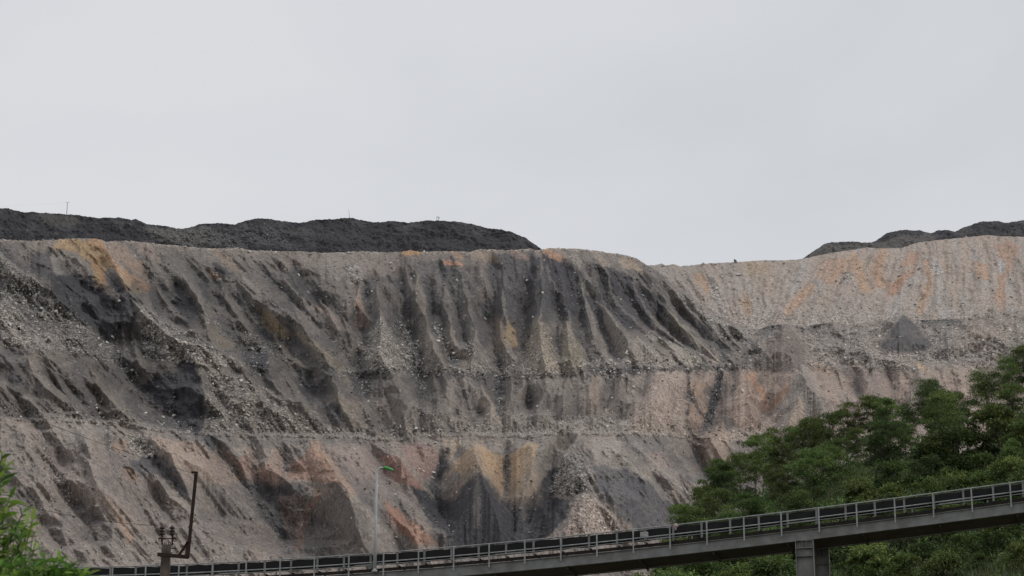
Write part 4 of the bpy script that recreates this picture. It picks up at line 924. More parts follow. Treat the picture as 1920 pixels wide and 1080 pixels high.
# ------------------------------------------------------------------ boulders and rubble
def hull(npts, seed, flat=0.7):
    r = random.Random(seed); bm = bmesh.new()
    for _ in range(npts):
        v = Vector((r.gauss(0, 1), r.gauss(0, 1), r.gauss(0, 1))).normalized(); bm.verts.new(Vector((v.x, v.y * r.uniform(.75, 1), v.z * flat)) * 0.5 * r.uniform(.85, 1.1))
    g = bmesh.ops.convex_hull(bm, input=bm.verts)
    bmesh.ops.delete(bm, geom=[e for e in g['geom_interior'] if isinstance(e, bmesh.types.BMVert)], context='VERTS')
    bmesh.ops.triangulate(bm, faces=bm.faces); bm.verts.ensure_lookup_table(); bm.verts.index_update()
    V = np.array([v.co[:] for v in bm.verts]); T = np.array([[v.index for v in f.verts] for f in bm.faces]); bm.free()
    return V, T
PROTO = [hull(11, 100 + i, rng.uniform(.55, .85)) for i in range(8)]
def rot_mats(n, tilt=0.9):
    a = rng.uniform(0, 2 * np.pi, n); b = rng.normal(0, tilt, n); c = rng.normal(0, tilt, n)
    ca, sa, cb, sb, cc, sc = np.cos(a), np.sin(a), np.cos(b), np.sin(b), np.cos(c), np.sin(c); z = np.zeros(n); o = np.ones(n)
    Rz = np.stack([ca, -sa, z, sa, ca, z, z, z, o], -1).reshape(n, 3, 3); Rx = np.stack([o, z, z, z, cb, -sb, z, sb, cb], -1).reshape(n, 3, 3)
    Ry = np.stack([cc, z, sc, z, o, z, -sc, z, cc], -1).reshape(n, 3, 3)
    return Rz @ Rx @ Ry
def rubble(name, S, n, ymin, ymax, xmin, xmax, smin, smax, power, basep):
    px = rng.uniform(xmin, xmax, n * 6); py = rng.uniform(ymin, ymax, n * 6)
    rb, cl, ok = S.rub_at(px, py)
    clus = 0.5 + 1.1 * smooth(-0.1, 0.5, fbm(px / 26, py / 20, 3)) 
    keep = ok & (rng.uniform(0, 1, n * 6) < (basep + 0.9 * rb ** 1.6) * clus * 0.9)
    px, py, cl, rb = px[keep][:n], py[keep][:n], cl[keep][:n], rb[keep][:n]; m = len(px)
    P = S.sample(px, py)
    sz = smin + (smax - smin) * rng.uniform(0, 1, m) ** power
    sz = sz * P[:, 1] / F
    Rm = rot_mats(m); st = np.stack([sz * rng.uniform(.9, 1.7, m), sz, sz * rng.uniform(.6, 1.0, m)], -1)
    lum = rng.uniform(0, 1, m)
    shade = np.where(lum < 0.2, rng.uniform(.45, .8, m), rng.uniform(.9, 1.65, m))
    wp = np.clip(rb * .9, .18, .52)[:, None]
    rc = (cl * (1 - wp) + alb((164, 158, 150)) * wp) * shade[:, None]
    Vs, Ts, Cs, off = [], [], [], 0
    which = rng.integers(0, len(PROTO), m)
    for k, (V, T) in enumerate(PROTO):
        ii = np.where(which == k)[0]
        if not len(ii): continue
        W = np.einsum('nij,nvj->nvi', Rm[ii], V[None] * st[ii][:, None, :]) + P[ii][:, None, :]
        Vs.append(W.reshape(-1, 3)); Cs.append(np.repeat(rc[ii], len(V), 0))
        Ts.append((T[None] + (np.arange(len(ii)) * len(V))[:, None, None] + off).reshape(-1, 3)); off += len(ii) * len(V)
    me = mesh_np(name, np.concatenate(Vs), None, np.concatenate(Ts), smooth=False)
    set_attr(me, "Col", np.clip(np.concatenate(Cs), .015, .7), 'FLOAT_COLOR')
    return link_mesh(name, me, M_ROCK)
tag(rubble("rubble", A, 62000, 440, 1100, -200, 2100, 1.7, 8.5, 4.2, 0.015), "loose grey rubble strewn over the benches and gullies of the front dump", kind="stuff")
tag(rubble("rubble", B, 9000, 440, 650, 1150, 2100, 1.8, 7.0, 3.2, 0.05), "loose pale rubble strewn over the peach coloured upper tip", kind="stuff")
tag(rubble("rubble", C1, 1300, 385, 480, -200, 1010, 1.3, 4.0, 4.0, 0.10), "few pale stones scattered on the black coal ridge", kind="stuff")

BM = []
for i in range(10):
    r = random.Random(i + 900); bm = bmesh.new()
    V, T = hull(14, 300 + i, r.uniform(.6, .9))
    vs = [bm.verts.new(v) for v in V]; [bm.faces.new([vs[k] for k in t]) for t in T]
    bmesh.ops.bevel(bm, geom=list(bm.edges), offset=0.035, segments=1, affect='EDGES')
    me = bpy.data.meshes.new("boulder"); bm.to_mesh(me); bm.free()
    me.materials.append(None); BM.append(me)
def rock_mat(n, c):
    m = simple_mat(n, tuple(alb(c)), 0.9, 0, 0.35, 1.8, 0.15, bump=0.6); return m
RM = [rock_mat("boulder_pale", (186, 182, 174)), rock_mat("boulder_grey", (156, 150, 143)), rock_mat("boulder_dark", (104, 100, 98)), rock_mat("boulder_tan", (162, 142, 118))]
protos = []
for i, me in enumerate(BM):
    me.materials[0] = RM[(0, 1, 0, 1, 3, 0, 1, 2, 0, 1)[i]]
def boulder(S, px, py, sz, label, group=None, k=None, lift=0.12):
    p = S.sample(np.array([px]), np.array([py]))[0]
    o = bpy.data.objects.new("boulder", BM[rng.integers(0, 10) if k is None else k]); COL.objects.link(o)
    s = sz * p[1] / F
    o.scale = (s * rng.uniform(1.0, 1.5), s * rng.uniform(.9, 1.1), s * rng.uniform(.75, 1.0))
    o.rotation_euler = (rng.normal(0, .5), rng.normal(0, .5), rng.uniform(0, 6.28))
    o.location = (p[0], p[1], p[2] + s * lift)
    tag(o, label, "boulder", group); return o
G0 = "boulders lying on the mine dump"
for S, x, y, s, k, lab in [
    (B, 1379, 492, 10, 7, "dark angular boulder perched on the right skyline rim"), (B, 1319, 496, 8, 1, "low pair-like grey block on the right skyline left of the perched dark boulder"),
    (B, 1244, 500, 8, 3, "small grey block on the skyline just right of the dark shoulder"), (B, 1386, 517, 8, 0, "pale block a little below the perched dark skyline boulder"),
    (B, 1346, 535, 9, 2, "pale slab in the stone streak below the right skyline"), (B, 1344, 543, 8, 5, "pale slab lowest in the stone streak below the right skyline"),
    (B, 1590, 520, 10, 2, "long pale slab in the orange stained part of the upper tip"), (B, 1586, 511, 6, 5, "small pale block above the long slab on the orange stained tip"),
    (B, 1757, 499, 9, 3, "grey block pair on the streaked peach slope at the right"), (B, 1815, 563, 8, 0, "pale boulder low on the streaked peach slope at the far right"),
    (B, 1693, 484, 8, 5, "pale slanting slab high on the peach slope"),
    (A, 1018, 550, 7, 0, "single white boulder on the black middle of the upper face"), (A, 1022, 490, 5, 0, "small white stone near the crest above the single white boulder"),
    (A, 1078, 513, 6, 1, "round grey boulder on the black upper face right of centre"), (A, 1164, 563, 5, 0, "tiny white stone on the black gullied nose of the upper face"),
    (A, 1190, 523, 6, 0, "pale stone near the top of the black nose slope"), (A, 857, 527, 7, 0, "pale flat boulder in the dark middle of the upper face"),
    (A, 772, 523, 7, 1, "grey tilted block under the crest left of the picture's middle"), (A, 753, 533, 7, 1, "dull grey round boulder beside a tilted block under the crest"),
    (A, 559, 518, 9, 0, "pale oval boulder on the upper face left of centre"), (A, 467, 474, 9, 0, "pale block sitting on the crest under the coal ridge"),
    (A, 796, 467, 8, 2, "pale boulder lying at the foot of the coal ridge by the crest"), (A, 305, 783, 9, 0, "white boulder on the rubble above the lower bench beside the black gully"),
    (A, 752, 802, 10, 0, "large pale round boulder standing on the middle of the lower bench"), (A, 780, 806, 8, 2, "pale boulder right of the large round one on the lower bench"),
    (A, 826, 808, 8, 0, "pale flat slab among rubble in the middle of the lower bench"), (A, 860, 811, 9, 1, "grey slab heap in the rubble of the lower bench"),
    (A, 1147, 793, 8, 0, "white stone in the rubble at the right end of the lower bench"), (A, 997, 701, 7, 0, "white stone at the dark break halfway up the middle slope"),
    (A, 1393, 733, 8, 0, "pale smooth boulder on the orange stained gully right of centre"), (A, 813, 888, 8, 0, "pale lone boulder on the red-brown hollow below the lower bench"),
    (A, 201, 644, 9, 2, "white slab at the lower end of the left talus spur"), (A, 66, 606, 8, 5, "pale slab in the talus spur at the far left"),
    (A, 31, 571, 8, 0, "pale block high in the talus spur at the far left"), (A, 318, 945, 9, 4, "tan tilted slab on the lower face behind the rusty mast"),
    (A, 319, 954, 8, 4, "second tan slab just below the tilted one behind the rusty mast"), (A, 453, 715, 8, 0, "pale block on the rubble right of the black hollow"),
    (A, 400, 722, 9, 0, "long pale slab beside the black hollow on the left"), (A, 692, 755, 8, 0, "pale slab on the middle slope above the lower bench"),
    (A, 820, 641, 9, 2, "pale boulder in the dark rubble gully in the middle"), (A, 830, 637, 8, 1, "grey boulder in the dark rubble gully beside a pale one"),
    (A, 785, 642, 9, 0, "pale block low in the dark gully left of the middle rubble gully"), (A, 879, 651, 9, 1, "flat grey slab at the foot of the third dark rubble gully"),
    (A, 1334, 604, 9, 0, "white broken block on the right shoulder ridge")]:
    boulder(S, x, y, s, lab, G0, k)
REG = [(A, 0, 250, 560, 660, 22, "pale angular boulder in the talus spur at the left edge of the dump", "boulders in the left talus spur"),
       (A, 260, 480, 585, 690, 20, "pale boulder in the broad talus fan left of centre", "boulders in the talus fan left of centre"),
       (A, 380, 620, 700, 812, 34, "pale slab on the rubble slope right of the black hollow above the bench", "slabs on the slope right of the black hollow"),
       (A, 0, 330, 745, 806, 26, "pale boulder on the left part of the lower bench", "boulders on the left part of the lower bench"),
       (A, 640, 1000, 780, 832, 34, "pale boulder in the rubble of the middle of the lower bench", "boulders on the middle of the lower bench"),
       (A, 1000, 1200, 740, 815, 20, "pale boulder in the rubble at the right end of the lower bench", "boulders at the right end of the lower bench"),
       (A, 680, 1320, 610, 700, 40, "grey boulder in the gully rubble halfway up the front dump", "boulders in the middle gullies"),
       (A, 480, 1250, 475, 600, 24, "small pale boulder stuck in the upper face under the crest", "boulders on the upper face"),
       (A, 1300, 1480, 570, 790, 22, "grey boulder in the rubble where the front dump meets the right bench", "boulders in the corner of the right bench"),
       (A, 1480, 1800, 600, 720, 20, "grey boulder on the lumpy right bench below the peach slope", "boulders on the right bench"),
       (A, 200, 1130, 850, 1010, 24, "pale boulder on the lower face behind the conveyor", "boulders on the lower face"),
       (B, 1260, 1910, 500, 600, 30, "pale boulder stuck in the peach coloured upper tip", "boulders on the peach coloured tip")]
for S, xa, xb, ya, yb, n, lab, grp in REG:
    k = 0
    while k < n * 0.8:
        x, y = rng.uniform(xa, xb), rng.uniform(ya, yb)
        rb, _, ok = S.rub_at(np.array([x]), np.array([y]))
        if not ok[0] or rng.uniform() > 0.25 + rb[0]: continue
        boulder(S, x, y, 5.0 + 4.5 * rng.uniform() ** 2, lab, grp); k += 1
# ------------------------------------------------------------------ conveyor gantry
M_GREY = simple_mat("grey_paint", (0.19, 0.198, 0.192), 0.55, 0, 0.22, 1.3, 0.4, dirt=(0.125, 0.122, 0.113))
M_RAIL = simple_mat("galvanised_rail", (0.29, 0.30, 0.30), 0.5, 0.2, 0.3, 3.0, 0.4)
M_DARK = simple_mat("dark_underside", (0.075, 0.068, 0.062), 0.8, 0, 0.3, 1.0, 0.2)
M_BELT = simple_mat("belt_rubber", (0.011, 0.011, 0.012), 0.75, 0, 0.35, 1.6, 0.25)
M_RUST = simple_mat("rust_brown", (0.034, 0.029, 0.026), 0.85, 0, 0.35, 5.0, 0.2)
KS, Y0 = 0.24, 124.5
nrm = math.hypot(1, KS); DIR = Vector((1 / nrm, -KS / nrm, 0)); NRM = Vector((KS / nrm, 1 / nrm, 0))
def plan_Y(px, py):
    k = ((px - 960) / F) / (CP - (540 - py) / F * SP); return Y0 / (1 + KS * k)
RAILPX = [(1888, 905), (1815, 914.5), (1742, 926.5), (1675, 936.5), (1597, 947), (1462, 965), (1323, 977), (1255, 984), (1190, 991), (1120, 997), (1053, 1003), (990, 1012), (923, 1020), (857, 1027), (790, 1033), (728, 1037), (662, 1041), (603, 1045), (535, 1049), (475, 1052), (410, 1054), (350, 1057), (285, 1060), (223, 1063)]
pts3 = [at(x, y, plan_Y(x, y)) for x, y in RAILPX]
SS = np.array([p.x * nrm for p in pts3]); ZZ = np.array([p.z for p in pts3])
ZC = np.polyfit(SS, ZZ, 3)
def zr(s):
    if s < -26: return float(np.polyval(ZC, -26) + (s + 26) * np.polyval(np.polyder(ZC), -26))
    if s > 26: return float(np.polyval(ZC, 26) + (s - 26) * np.polyval(np.polyder(ZC), 26))
    return float(np.polyval(ZC, s))
ORG0 = Vector((0, Y0, 0))
def cp(s, v, w): 
    p = ORG0 + DIR * s + NRM * v; return Vector((p.x, p.y, zr(s) + w))
def s_of(px):
    lo, hi = -60, 60
    for _ in range(60):
        mid_ = (lo + hi) / 2; q = cp(mid_, 0, 0); d = q.y * CP + q.z * SP
        if 960 + F * q.x / d < px: lo = mid_
        else: hi = mid_
    return lo
def run(bm, v, w, wid, hei, s0=-58.0, s1=44.0, step=2.0):
    """a bar following the gantry line, centred at (v, w)"""
    prev = None; s = s0; n = int((s1 - s0) / step)
    for i in range(n + 1):
        c = cp(s0 + i * step, v, w)
        ring = [bm.verts.new(c + NRM * a * wid / 2 + Vector((0, 0, b * hei / 2))) for a, b in ((-1, -1), (1, -1), (1, 1), (-1, 1))]
        if prev: [bm.faces.new((prev[k], prev[(k + 1) % 4], ring[(k + 1) % 4], ring[k])) for k in range(4)]
        else: bm.faces.new(ring[::-1])
        prev = ring
    bm.faces.new(prev)
def pipe_run(bm, v, w, r, s0=-58.0, s1=44.0): tube(bm, [cp(s0 + i * 2.0, v, w) for i in range(int((s1 - s0) / 2) + 1)], r, 8)
conv = empty("conveyor_gantry", cp(0, 1.5, -1.7))
tag(conv, "long grey steel belt conveyor gantry rising to the right across the foreground", "conveyor")
MW = Matrix.Translation(-conv.location)
def cpart(bm, name, mat, bevel=0.0, parent=None):
    bmesh.ops.transform(bm, matrix=MW, verts=bm.verts); return done(bm, name, mat, parent or conv, bevel)
for v in (0.10, 3.0):
    bm = bmesh.new(); sg = 1 if v < 1 else -1
    run(bm, v, -1.345, 0.02, 0.52)                        # web
    run(bm, v - 0.0, -1.075, 0.22, 0.024); run(bm, v, -1.617, 0.22, 0.024)   # flanges
    cpart(bm, "girder", M_GREY)
bm = bmesh.new(); run(bm, 1.55, -1.588, 2.66, 0.02)
cpart(bm, "underside_plate", M_DARK)
s = -37.0
while s < 36:
    bm = bmesh.new(); beam(bm, cp(s, 0.22, -1.70), cp(s, 2.88, -1.70), 0.10, 0.10); s += 4.0
    cpart(bm, "cross_beam", M_DARK)
bm = bmesh.new(); run(bm, 0.52, -1.03, 0.55, 0.03); cpart(bm, "walkway_deck", M_DARK)
for v in (0.98, 2.12):
    bm = bmesh.new(); run(bm, v, -0.76, 0.06, 0.17); cpart(bm, "stringer", M_RUST)
# troughed belt with coal riding in it
def trough(bm, prof, s0=-58.0, s1=44.0, step=1.0, jit=0.0):
    prev = None; n = int((s1 - s0) / step); r = random.Random(3)
    for i in range(n + 1):
        sag = -0.025 * (1 - math.cos(2 * math.pi * (s0 + i * step) / 1.55))
        ring = [bm.verts.new(cp(s0 + i * step, v, w + sag + (r.uniform(-jit, jit) if k in (0, 1) else 0))) for k, (v, w) in enumerate(prof)]
        if prev: [bm.faces.new((prev[k], prev[(k + 1) % len(prof)], ring[(k + 1) % len(prof)], ring[k])) for k in range(len(prof))]
        prev = ring
bm = bmesh.new(); trough(bm, [(0.88, 0.10), (0.92, 0.13), (1.25, -0.20), (1.85, -0.20), (2.18, 0.13), (2.22, 0.10), (1.88, -0.30), (1.22, -0.30)], step=0.5)
cpart(bm, "carrying_belt", M_BELT)
bm = bmesh.new()
rr = random.Random(5); prev = None
for i in range(int(102 / 0.35)):
    s_ = -58 + i * 0.35
    ring = [bm.verts.new(cp(s_, 1.0, 0.03 + rr.uniform(-.02, .03))), bm.verts.new(cp(s_, 1.35, 0.08 + rr.uniform(-.06, .07))), bm.verts.new(cp(s_, 1.75, 0.08 + rr.uniform(-.06, .07))), bm.verts.new(cp(s_, 2.1, 0.03))]
    if prev: [bm.faces.new((prev[k], prev[k + 1], ring[k + 1], ring[k])) for k in range(3)]
    prev = ring
cpart(bm, "coal_load", M_BELT)
bm = bmesh.new(); run(bm, 0.86, -0.16, 0.02, 0.42); cpart(bm, "side_skirt", M_BELT)
# handrails
bm = bmesh.new(); pipe_run(bm, 0, 0, 0.034); cpart(bm, "top_rail", M_RAIL)
bm = bmesh.new(); pipe_run(bm, 0.01, -0.50, 0.036); cpart(bm, "middle_rail", M_RAIL)
bm = bmesh.new(); pipe_run(bm, 2.98, -0.02, 0.03); cpart(bm, "far_rail", M_RAIL)
bm = bmesh.new(); pipe_run(bm, 0.12, -0.625, 0.022); cpart(bm, "cable_pipe", M_RAIL)
# trays hung at intervals on the pipe
s0p = s_of(1256)
for k in range(-17, 17):
    if (k * 7) % 4 in (1,):
        bm = bmesh.new(); a = s0p + k * 2 + 0.3; beam(bm, cp(a, 0.2, -0.60), cp(a + 1.7, 0.2, -0.60), 0.10, 0.09); cpart(bm, "cable_tray", M_RAIL)
for k in range(-18, 17):
    s_ = s0p + 2.0 * k
    bm = bmesh.new()
    beam(bm, cp(s_, -0.055, 0.0), cp(s_, -0.055, -1.30), 0.075, 0.03, up=NRM); beam(bm, cp(s_ - 0.03, -0.03, 0.0), cp(s_ - 0.03, -0.03, -1.30), 0.012, 0.07, up=NRM)
    cpart(bm, "rail_post", M_RAIL)
s0f = s_of(1298) - 0.5
for k in range(-9, 8):
    s_ = s0f + 4.0 * k; bm = bmesh.new(); beam(bm, cp(s_, 2.98, 0.0), cp(s_, 2.98, -1.06), 0.07, 0.06, up=NRM); cpart(bm, "far_rail_post", M_RAIL)
s0i = s_of(1311)
for k in range(-22, 21):
    s_ = s0i + 1.55 * k; bm = bmesh.new()
    beam(bm, cp(s_, 0.80, 0.13), cp(s_, 0.80, -0.68), 0.11, 0.05, up=NRM); beam(bm, cp(s_ - .09, 0.79, 0.12), cp(s_ + .09, 0.79, 0.12), 0.06, 0.05)
    ib = cpart(bm, "idler_bracket", M_GREY)
    bm = bmesh.new(); tube(bm, [cp(s_ + .05, 0.95, -0.635), cp(s_ + .05, 2.15, -0.635)], 0.055, 8); cpart(bm, "return_roller", M_RUST, parent=ib)
# support columns
sc_ = s_of(1506)
for v, w_, ds in ((0.12, 0.92, 0), (3.0, 0.78, 0.58)):
    bm = bmesh.new(); top = cp(sc_ + ds, v, -1.63); bot = Vector((top.x, top.y, 3.0))
    for e in (-1, 1): beam(bm, top + DIR * e * w_ / 2, bot + DIR * e * w_ / 2, 0.035, 0.42, up=NRM)
    beam(bm, top, bot, w_ - 0.05, 0.02, up=NRM)
    for dz in (-0.02, -0.42, -0.85, -3.2, -6.4, -9.6): beam(bm, top + DIR * (-w_ / 2 + .02) + Vector((0, 0, dz)), top + DIR * (w_ / 2 - .02) + Vector((0, 0, dz)), 0.38, 0.03)
    for e in (-.12, .12): beam(bm, top + DIR * e + NRM * -0.1, top + DIR * e + NRM * -0.1 + Vector((0, 0, -.4)), .02, .16, up=NRM)
    cpart(bm, "support_column", M_GREY)
bm = bmesh.new(); a = cp(sc_, .3, -2.2); b_ = cp(sc_, 2.8, -4.4); beam(bm, a, b_, .12, .12); beam(bm, cp(sc_, .3, -6.6), b_, .12, .12); beam(bm, cp(sc_, .3, -4.6), cp(sc_, 2.8, -4.6), .12, .12)
cpart(bm, "column_brace", M_GREY)

# small control box on the rail, rag snagged on the rail
sb_ = s_of(1207); M_BOX = simple_mat("box_paint", (0.33, 0.34, 0.32), 0.5, 0, 0.2, 3.0)
jb = empty("junction_box", cp(sb_, 0.10, -0.47)); tag(jb, "small pale grey electrical box on the conveyor handrail", "electrical box")
bm = bmesh.new(); box(bm, (0, 0, .15), (.42, .16, .28), DIR.to_track_quat('X', 'Z').to_matrix()); done(bm, "box_body", M_BOX, jb, 0.012)
bm = bmesh.new(); box(bm, (0.0, -.09, .15), (.37, .012, .23), DIR.to_track_quat('X', 'Z').to_matrix()); done(bm, "door", M_BOX, jb, 0.004)
bm = bmesh.new(); tube(bm, [(0.12, 0, .01), (.12, 0, -.14)], .02); done(bm, "cable_gland", M_RAIL, jb)
M_RAG = simple_mat("faded_cloth", (0.42, 0.34, 0.33), 0.95, 0, 0.35, 14.0, 0.1, dirt=(0.2, 0.13, 0.13))
bm = bmesh.new(); sg_ = s_of(1266.5); r = random.Random(4)
rows = []
for i in range(9):
    t = i / 8; ring = []
    for k in range(10):
        a = 2 * math.pi * k / 10; rad = (0.05 + 0.075 * math.sin(math.pi * min(1, t * 1.15 + .1))) * (1 + .28 * math.sin(3 * a + 4 * t) + r.uniform(-.12, .12))
        ring.append(bm.verts.new(cp(sg_ + math.cos(a) * rad, -0.02 + math.sin(a) * rad * .6, 0.07 - 0.36 * t)))
    rows.append(ring)
for r0, r1 in zip(rows, rows[1:]):
    for k in range(10): bm.faces.new((r0[k], r0[(k + 1) % 10], r1[(k + 1) % 10], r1[k])).smooth = True
bm.faces.new(rows[0][::-1]); bm.faces.new(rows[-1])
tube(bm, [cp(sg_ - .02, -.03, -.10), cp(sg_ - .12, -.05, -.16), cp(sg_ - .2, -.05, -.19)], .018, 6)
tag(done(bm, "cloth_rag", M_RAG), "faded pinkish cloth rag snagged on the conveyor top rail", "rag")

# ------------------------------------------------------------------ lamp post on the gantry
M_GALV = simple_mat("lamp_post_galvanised", (0.44, 0.47, 0.48), 0.5, 0.1, 0.2, 2.0, 0.5)
M_GREEN = simple_mat("lamp_green", (0.02, 0.32, 0.045), 0.4, 0, 0.3, 6.0, 0.5)
M_LENS = simple_mat("lamp_glass", (0.35, 0.36, 0.34), 0.25, 0, 0.1, 4.0, 0.5)
sl_ = s_of(704.5); base = cp(sl_, -0.14, -1.05)
q = at(711, 876, base.y); H = q.z - base.z
lp = empty("street_lamp", base); tag(lp, "tall grey lamp post with a curved top and green lamp head on the conveyor edge", "street lamp")
bm = bmesh.new(); pts = [Vector((0, 0, 0)), Vector((0.01, 0, H * .5)), Vector((0.02, 0, H - .42))]
rad = [.10, .085, .07]
for a in range(1, 7):
    th = a / 6 * math.pi / 2; pts.append(Vector((0.02 + .28 * (1 - math.cos(th)), 0, H - .42 + .40 * math.sin(th)))); rad.append(.062)
pts.append(Vector((.42, 0, H - .045))); rad.append(.04)
tube(bm, pts, rad, 12); done(bm, "pole", M_GALV, lp)
bm = bmesh.new(); box(bm, (0, 0, .02), (.30, .30, .04)); tube(bm, [(0, 0, .03), (0, 0, .24)], [.12, .085], 12)
for a in range(4): box(bm, (.11 * (1 if a % 2 else -1), .11 * (1 if a < 2 else -1), .06), (.03, .03, .05))
done(bm, "base_plate", M_GALV, lp)
bm = bmesh.new(); rows = []
for i in range(9):
    t = i / 8; w_ = .05 + .10 * math.sin(math.pi * min(1.0, .12 + t * .8)) ; c = Vector((.40 + .56 * t, 0, H - .03 - .17 * t))
    rows.append([bm.verts.new(c + Vector((0, math.cos(2 * math.pi * k / 12) * w_ * 1.1, max(-.03, math.sin(2 * math.pi * k / 12) * w_ * .85)))) for k in range(12)])
for r0, r1 in zip(rows, rows[1:]):
    for k in range(12): bm.faces.new((r0[k], r0[(k + 1) % 12], r1[(k + 1) % 12], r1[k])).smooth = True
bm.faces.new(rows[0][::-1]); bm.faces.new(rows[-1]); lh = done(bm, "lamp_head", M_GREEN, lp)
bm = bmesh.new(); rows = []
for i in range(6):
    t = .3 + .6 * i / 5; c = Vector((.40 + .56 * t, 0, H - .063 - .17 * t)); rows.append([bm.verts.new(c + Vector((0, e * .085, 0 if abs(e) == 1 else -.035))) for e in (-1, -.5, .5, 1)])
for r0, r1 in zip(rows, rows[1:]):
    for k in range(3): bm.faces.new((r0[k], r0[k + 1], r1[k + 1], r1[k]))
done(bm, "lens", M_LENS, lh)

# ------------------------------------------------------------------ concrete power pole with rusty mast
M_CONC = simple_mat("weathered_concrete", (0.115, 0.095, 0.080), 0.95, 0, 0.35, 3.5, 0.15, dirt=(0.06, 0.05, 0.044), bump=.4)
M_STEEL = simple_mat("rusty_steel", (0.034, 0.022, 0.018), 0.9, 0, 0.4, 8.0, 0.15, dirt=(0.018, 0.013, 0.012))
M_PORC = simple_mat("brown_porcelain", (0.030, 0.018, 0.016), 0.5, 0, 0.3, 10, 0.4)
PY_ = 56.0
tp = at(312, 1022, PY_); px0 = Vector((tp.x, tp.y, -1.6))
pole = empty("power_pole", px0); tag(pole, "squat concrete power pole top with two stacked insulators and a tall rusty steel mast", "power pole")
def q3(px, py, dy=0.0): return at(px, py, PY_ + dy) - px0
bm = bmesh.new(); hh = tp.z + 1.6; rows = []
for t, w_ in ((0, .17), (.93, .122), (.9305, .118), (1.0, .112)):
    rows.append([bm.verts.new((math.cos(math.pi / 4 + math.pi / 2 * k) * w_ * 1.28, math.sin(math.pi / 4 + math.pi / 2 * k) * w_ * 1.28, hh * t)) for k in range(4)])
for r0, r1 in zip(rows, rows[1:]):
    for k in range(4): bm.faces.new((r0[k], r0[(k + 1) % 4], r1[(k + 1) % 4], r1[k]))
bm.faces.new(rows[-1]); done(bm, "concrete_post", M_CONC, pole, 0.012)
bm = bmesh.new()
for dx in (-7.5, -4, 0, 4, 7.5): tube(bm, [q3(312 + dx, 1023), q3(312 + dx * 1.02, 1016 + abs(dx) * .2)], .008, 5)
done(bm, "steel_rods", M_STEEL, pole)
bm = bmesh.new(); fy = -.18
beam(bm, q3(295.5, 1039.5, fy), q3(353, 1044.5, fy), .07, .085); beam(bm, q3(295.5, 1039.5, .18), q3(330, 1042.2, .18), .06, .07)
done(bm, "cross_arm", M_STEEL, pole)
bm = bmesh.new(); beam(bm, q3(352, 1046, fy), q3(368, 885, fy), .075, .075, up=Vector((0, 1, 0))); beam(bm, q3(350.5, 1046, fy), q3(353.5, 1015, fy), .10, .08, up=Vector((0, 1, 0)))
mast = done(bm, "mast", M_STEEL, pole)
bm = bmesh.new(); beam(bm, q3(359, 885.5, fy), q3(371, 885.5, fy), .06, .035); tube(bm, [q3(360, 884.5, fy), q3(360.5, 888, fy)], .02, 6); done(bm, "mast_cap", M_STEEL, mast)
bm = bmesh.new(); beam(bm, q3(336, 1040, fy), q3(352.6, 1016, fy), .05, .08, up=Vector((0, 1, 0))); done(bm, "mast_brace", M_STEEL, pole)
bm = bmesh.new(); tube(bm, [q3(297, 1010), q3(330, 1010)], .014, 6)
for x in (300, 327.5): tube(bm, [q3(x + math.cos(a) * 2.6, 1011.5 + math.sin(a) * 3.4) for a in [2 * math.pi * k / 12 for k in range(13)]], .011, 5, caps=False)
for x in (304, 323): tube(bm, [q3(x, 1022), q3(x, 1003)], .02, 6)
tube(bm, [q3(320, 1028), q3(332, 1028.5)], .012, 5); tube(bm, [q3(325, 1019), q3(333, 1031)], .007, 5)
done(bm, "insulator_frame", M_STEEL, pole)
for x in (303.7, 322.8):
    bm = bmesh.new()
    prof = [(1004, .02), (1002.5, .05), (1001.2, .072), (999.6, .06), (998.6, .03), (997.4, .05), (995.8, .074), (994.2, .06), (993.2, .03), (991.8, .05), (990, .072), (988.4, .055), (987.2, .028), (985.8, .028)]
    tube(bm, [q3(x, y) for y, _ in prof], [r_ for _, r_ in prof], 14); done(bm, "insulator", M_PORC, pole)
M_WIRE = simple_mat("wire", (0.03, 0.026, 0.025), 0.6, 0, 0.2, 4)
def wire(p, q, sag, r, label, cat="wire", mat=None):
    bm = bmesh.new(); n = 24
    tube(bm, [p.lerp(q, i / n) - Vector((0, 0, 4 * sag * (i / n) * (1 - i / n))) for i in range(n + 1)], r, 5)
    return tag(done(bm, "power_wire", mat or M_WIRE), label, cat)
wire(at(296, 985.6, PY_), at(-160, 884, 47.0), .22, .007, "thin dark wire running left from the insulators of the concrete pole")
wire(at(360, 887, PY_ - .18), at(-160, 690, 48.0), .12, .005, "thin dark wire running up left from the tip of the rusty mast")

# ------------------------------------------------------------------ small things on the skyline
M_FAR = simple_mat("far_grey_pole", (0.20, 0.20, 0.21), 0.8, 0, 0.1, 1.0)
M_FARD = simple_mat("far_dark", (0.05, 0.05, 0.055), 0.8, 0, 0.1, 1.0)
def ground_on(S, px, py): return Vector(S.sample(np.array([px]), np.array([py]))[0])
g = ground_on(C1, 125, 404); b0 = Vector((g.x, g.y, g.z - .5))
t0 = at(125, 380, g.y); up_ = empty("skyline_pole", b0); tag(up_, "thin grey pole with short arms at its top on the left coal ridge", "utility pole")
bm = bmesh.new(); tube(bm, [(0, 0, 0), (0, 0, t0.z - b0.z)], [.20, .15], 8); done(bm, "pole", M_FAR, up_)
bm = bmesh.new(); hz = t0.z - b0.z; tube(bm, [(-1.0, 0, hz + .5), (0, 0, hz - .3), (1.0, 0, hz + .5)], .11, 6); done(bm, "cross_arm", M_FAR, up_)
wire(at(122, 380, g.y), at(-150, 386, g.y - 60), 1.2, .012, "hair thin wire running left from the skyline pole", mat=M_FAR)
g = ground_on(C1, 656, 411); t1 = at(653.5, 392.5, g.y); bm = bmesh.new(); tube(bm, [g - Vector((0, 0, .5)), g.lerp(t1, .5) + Vector((.12, 0, 0)), t1], [.13, .11, .07], 6)
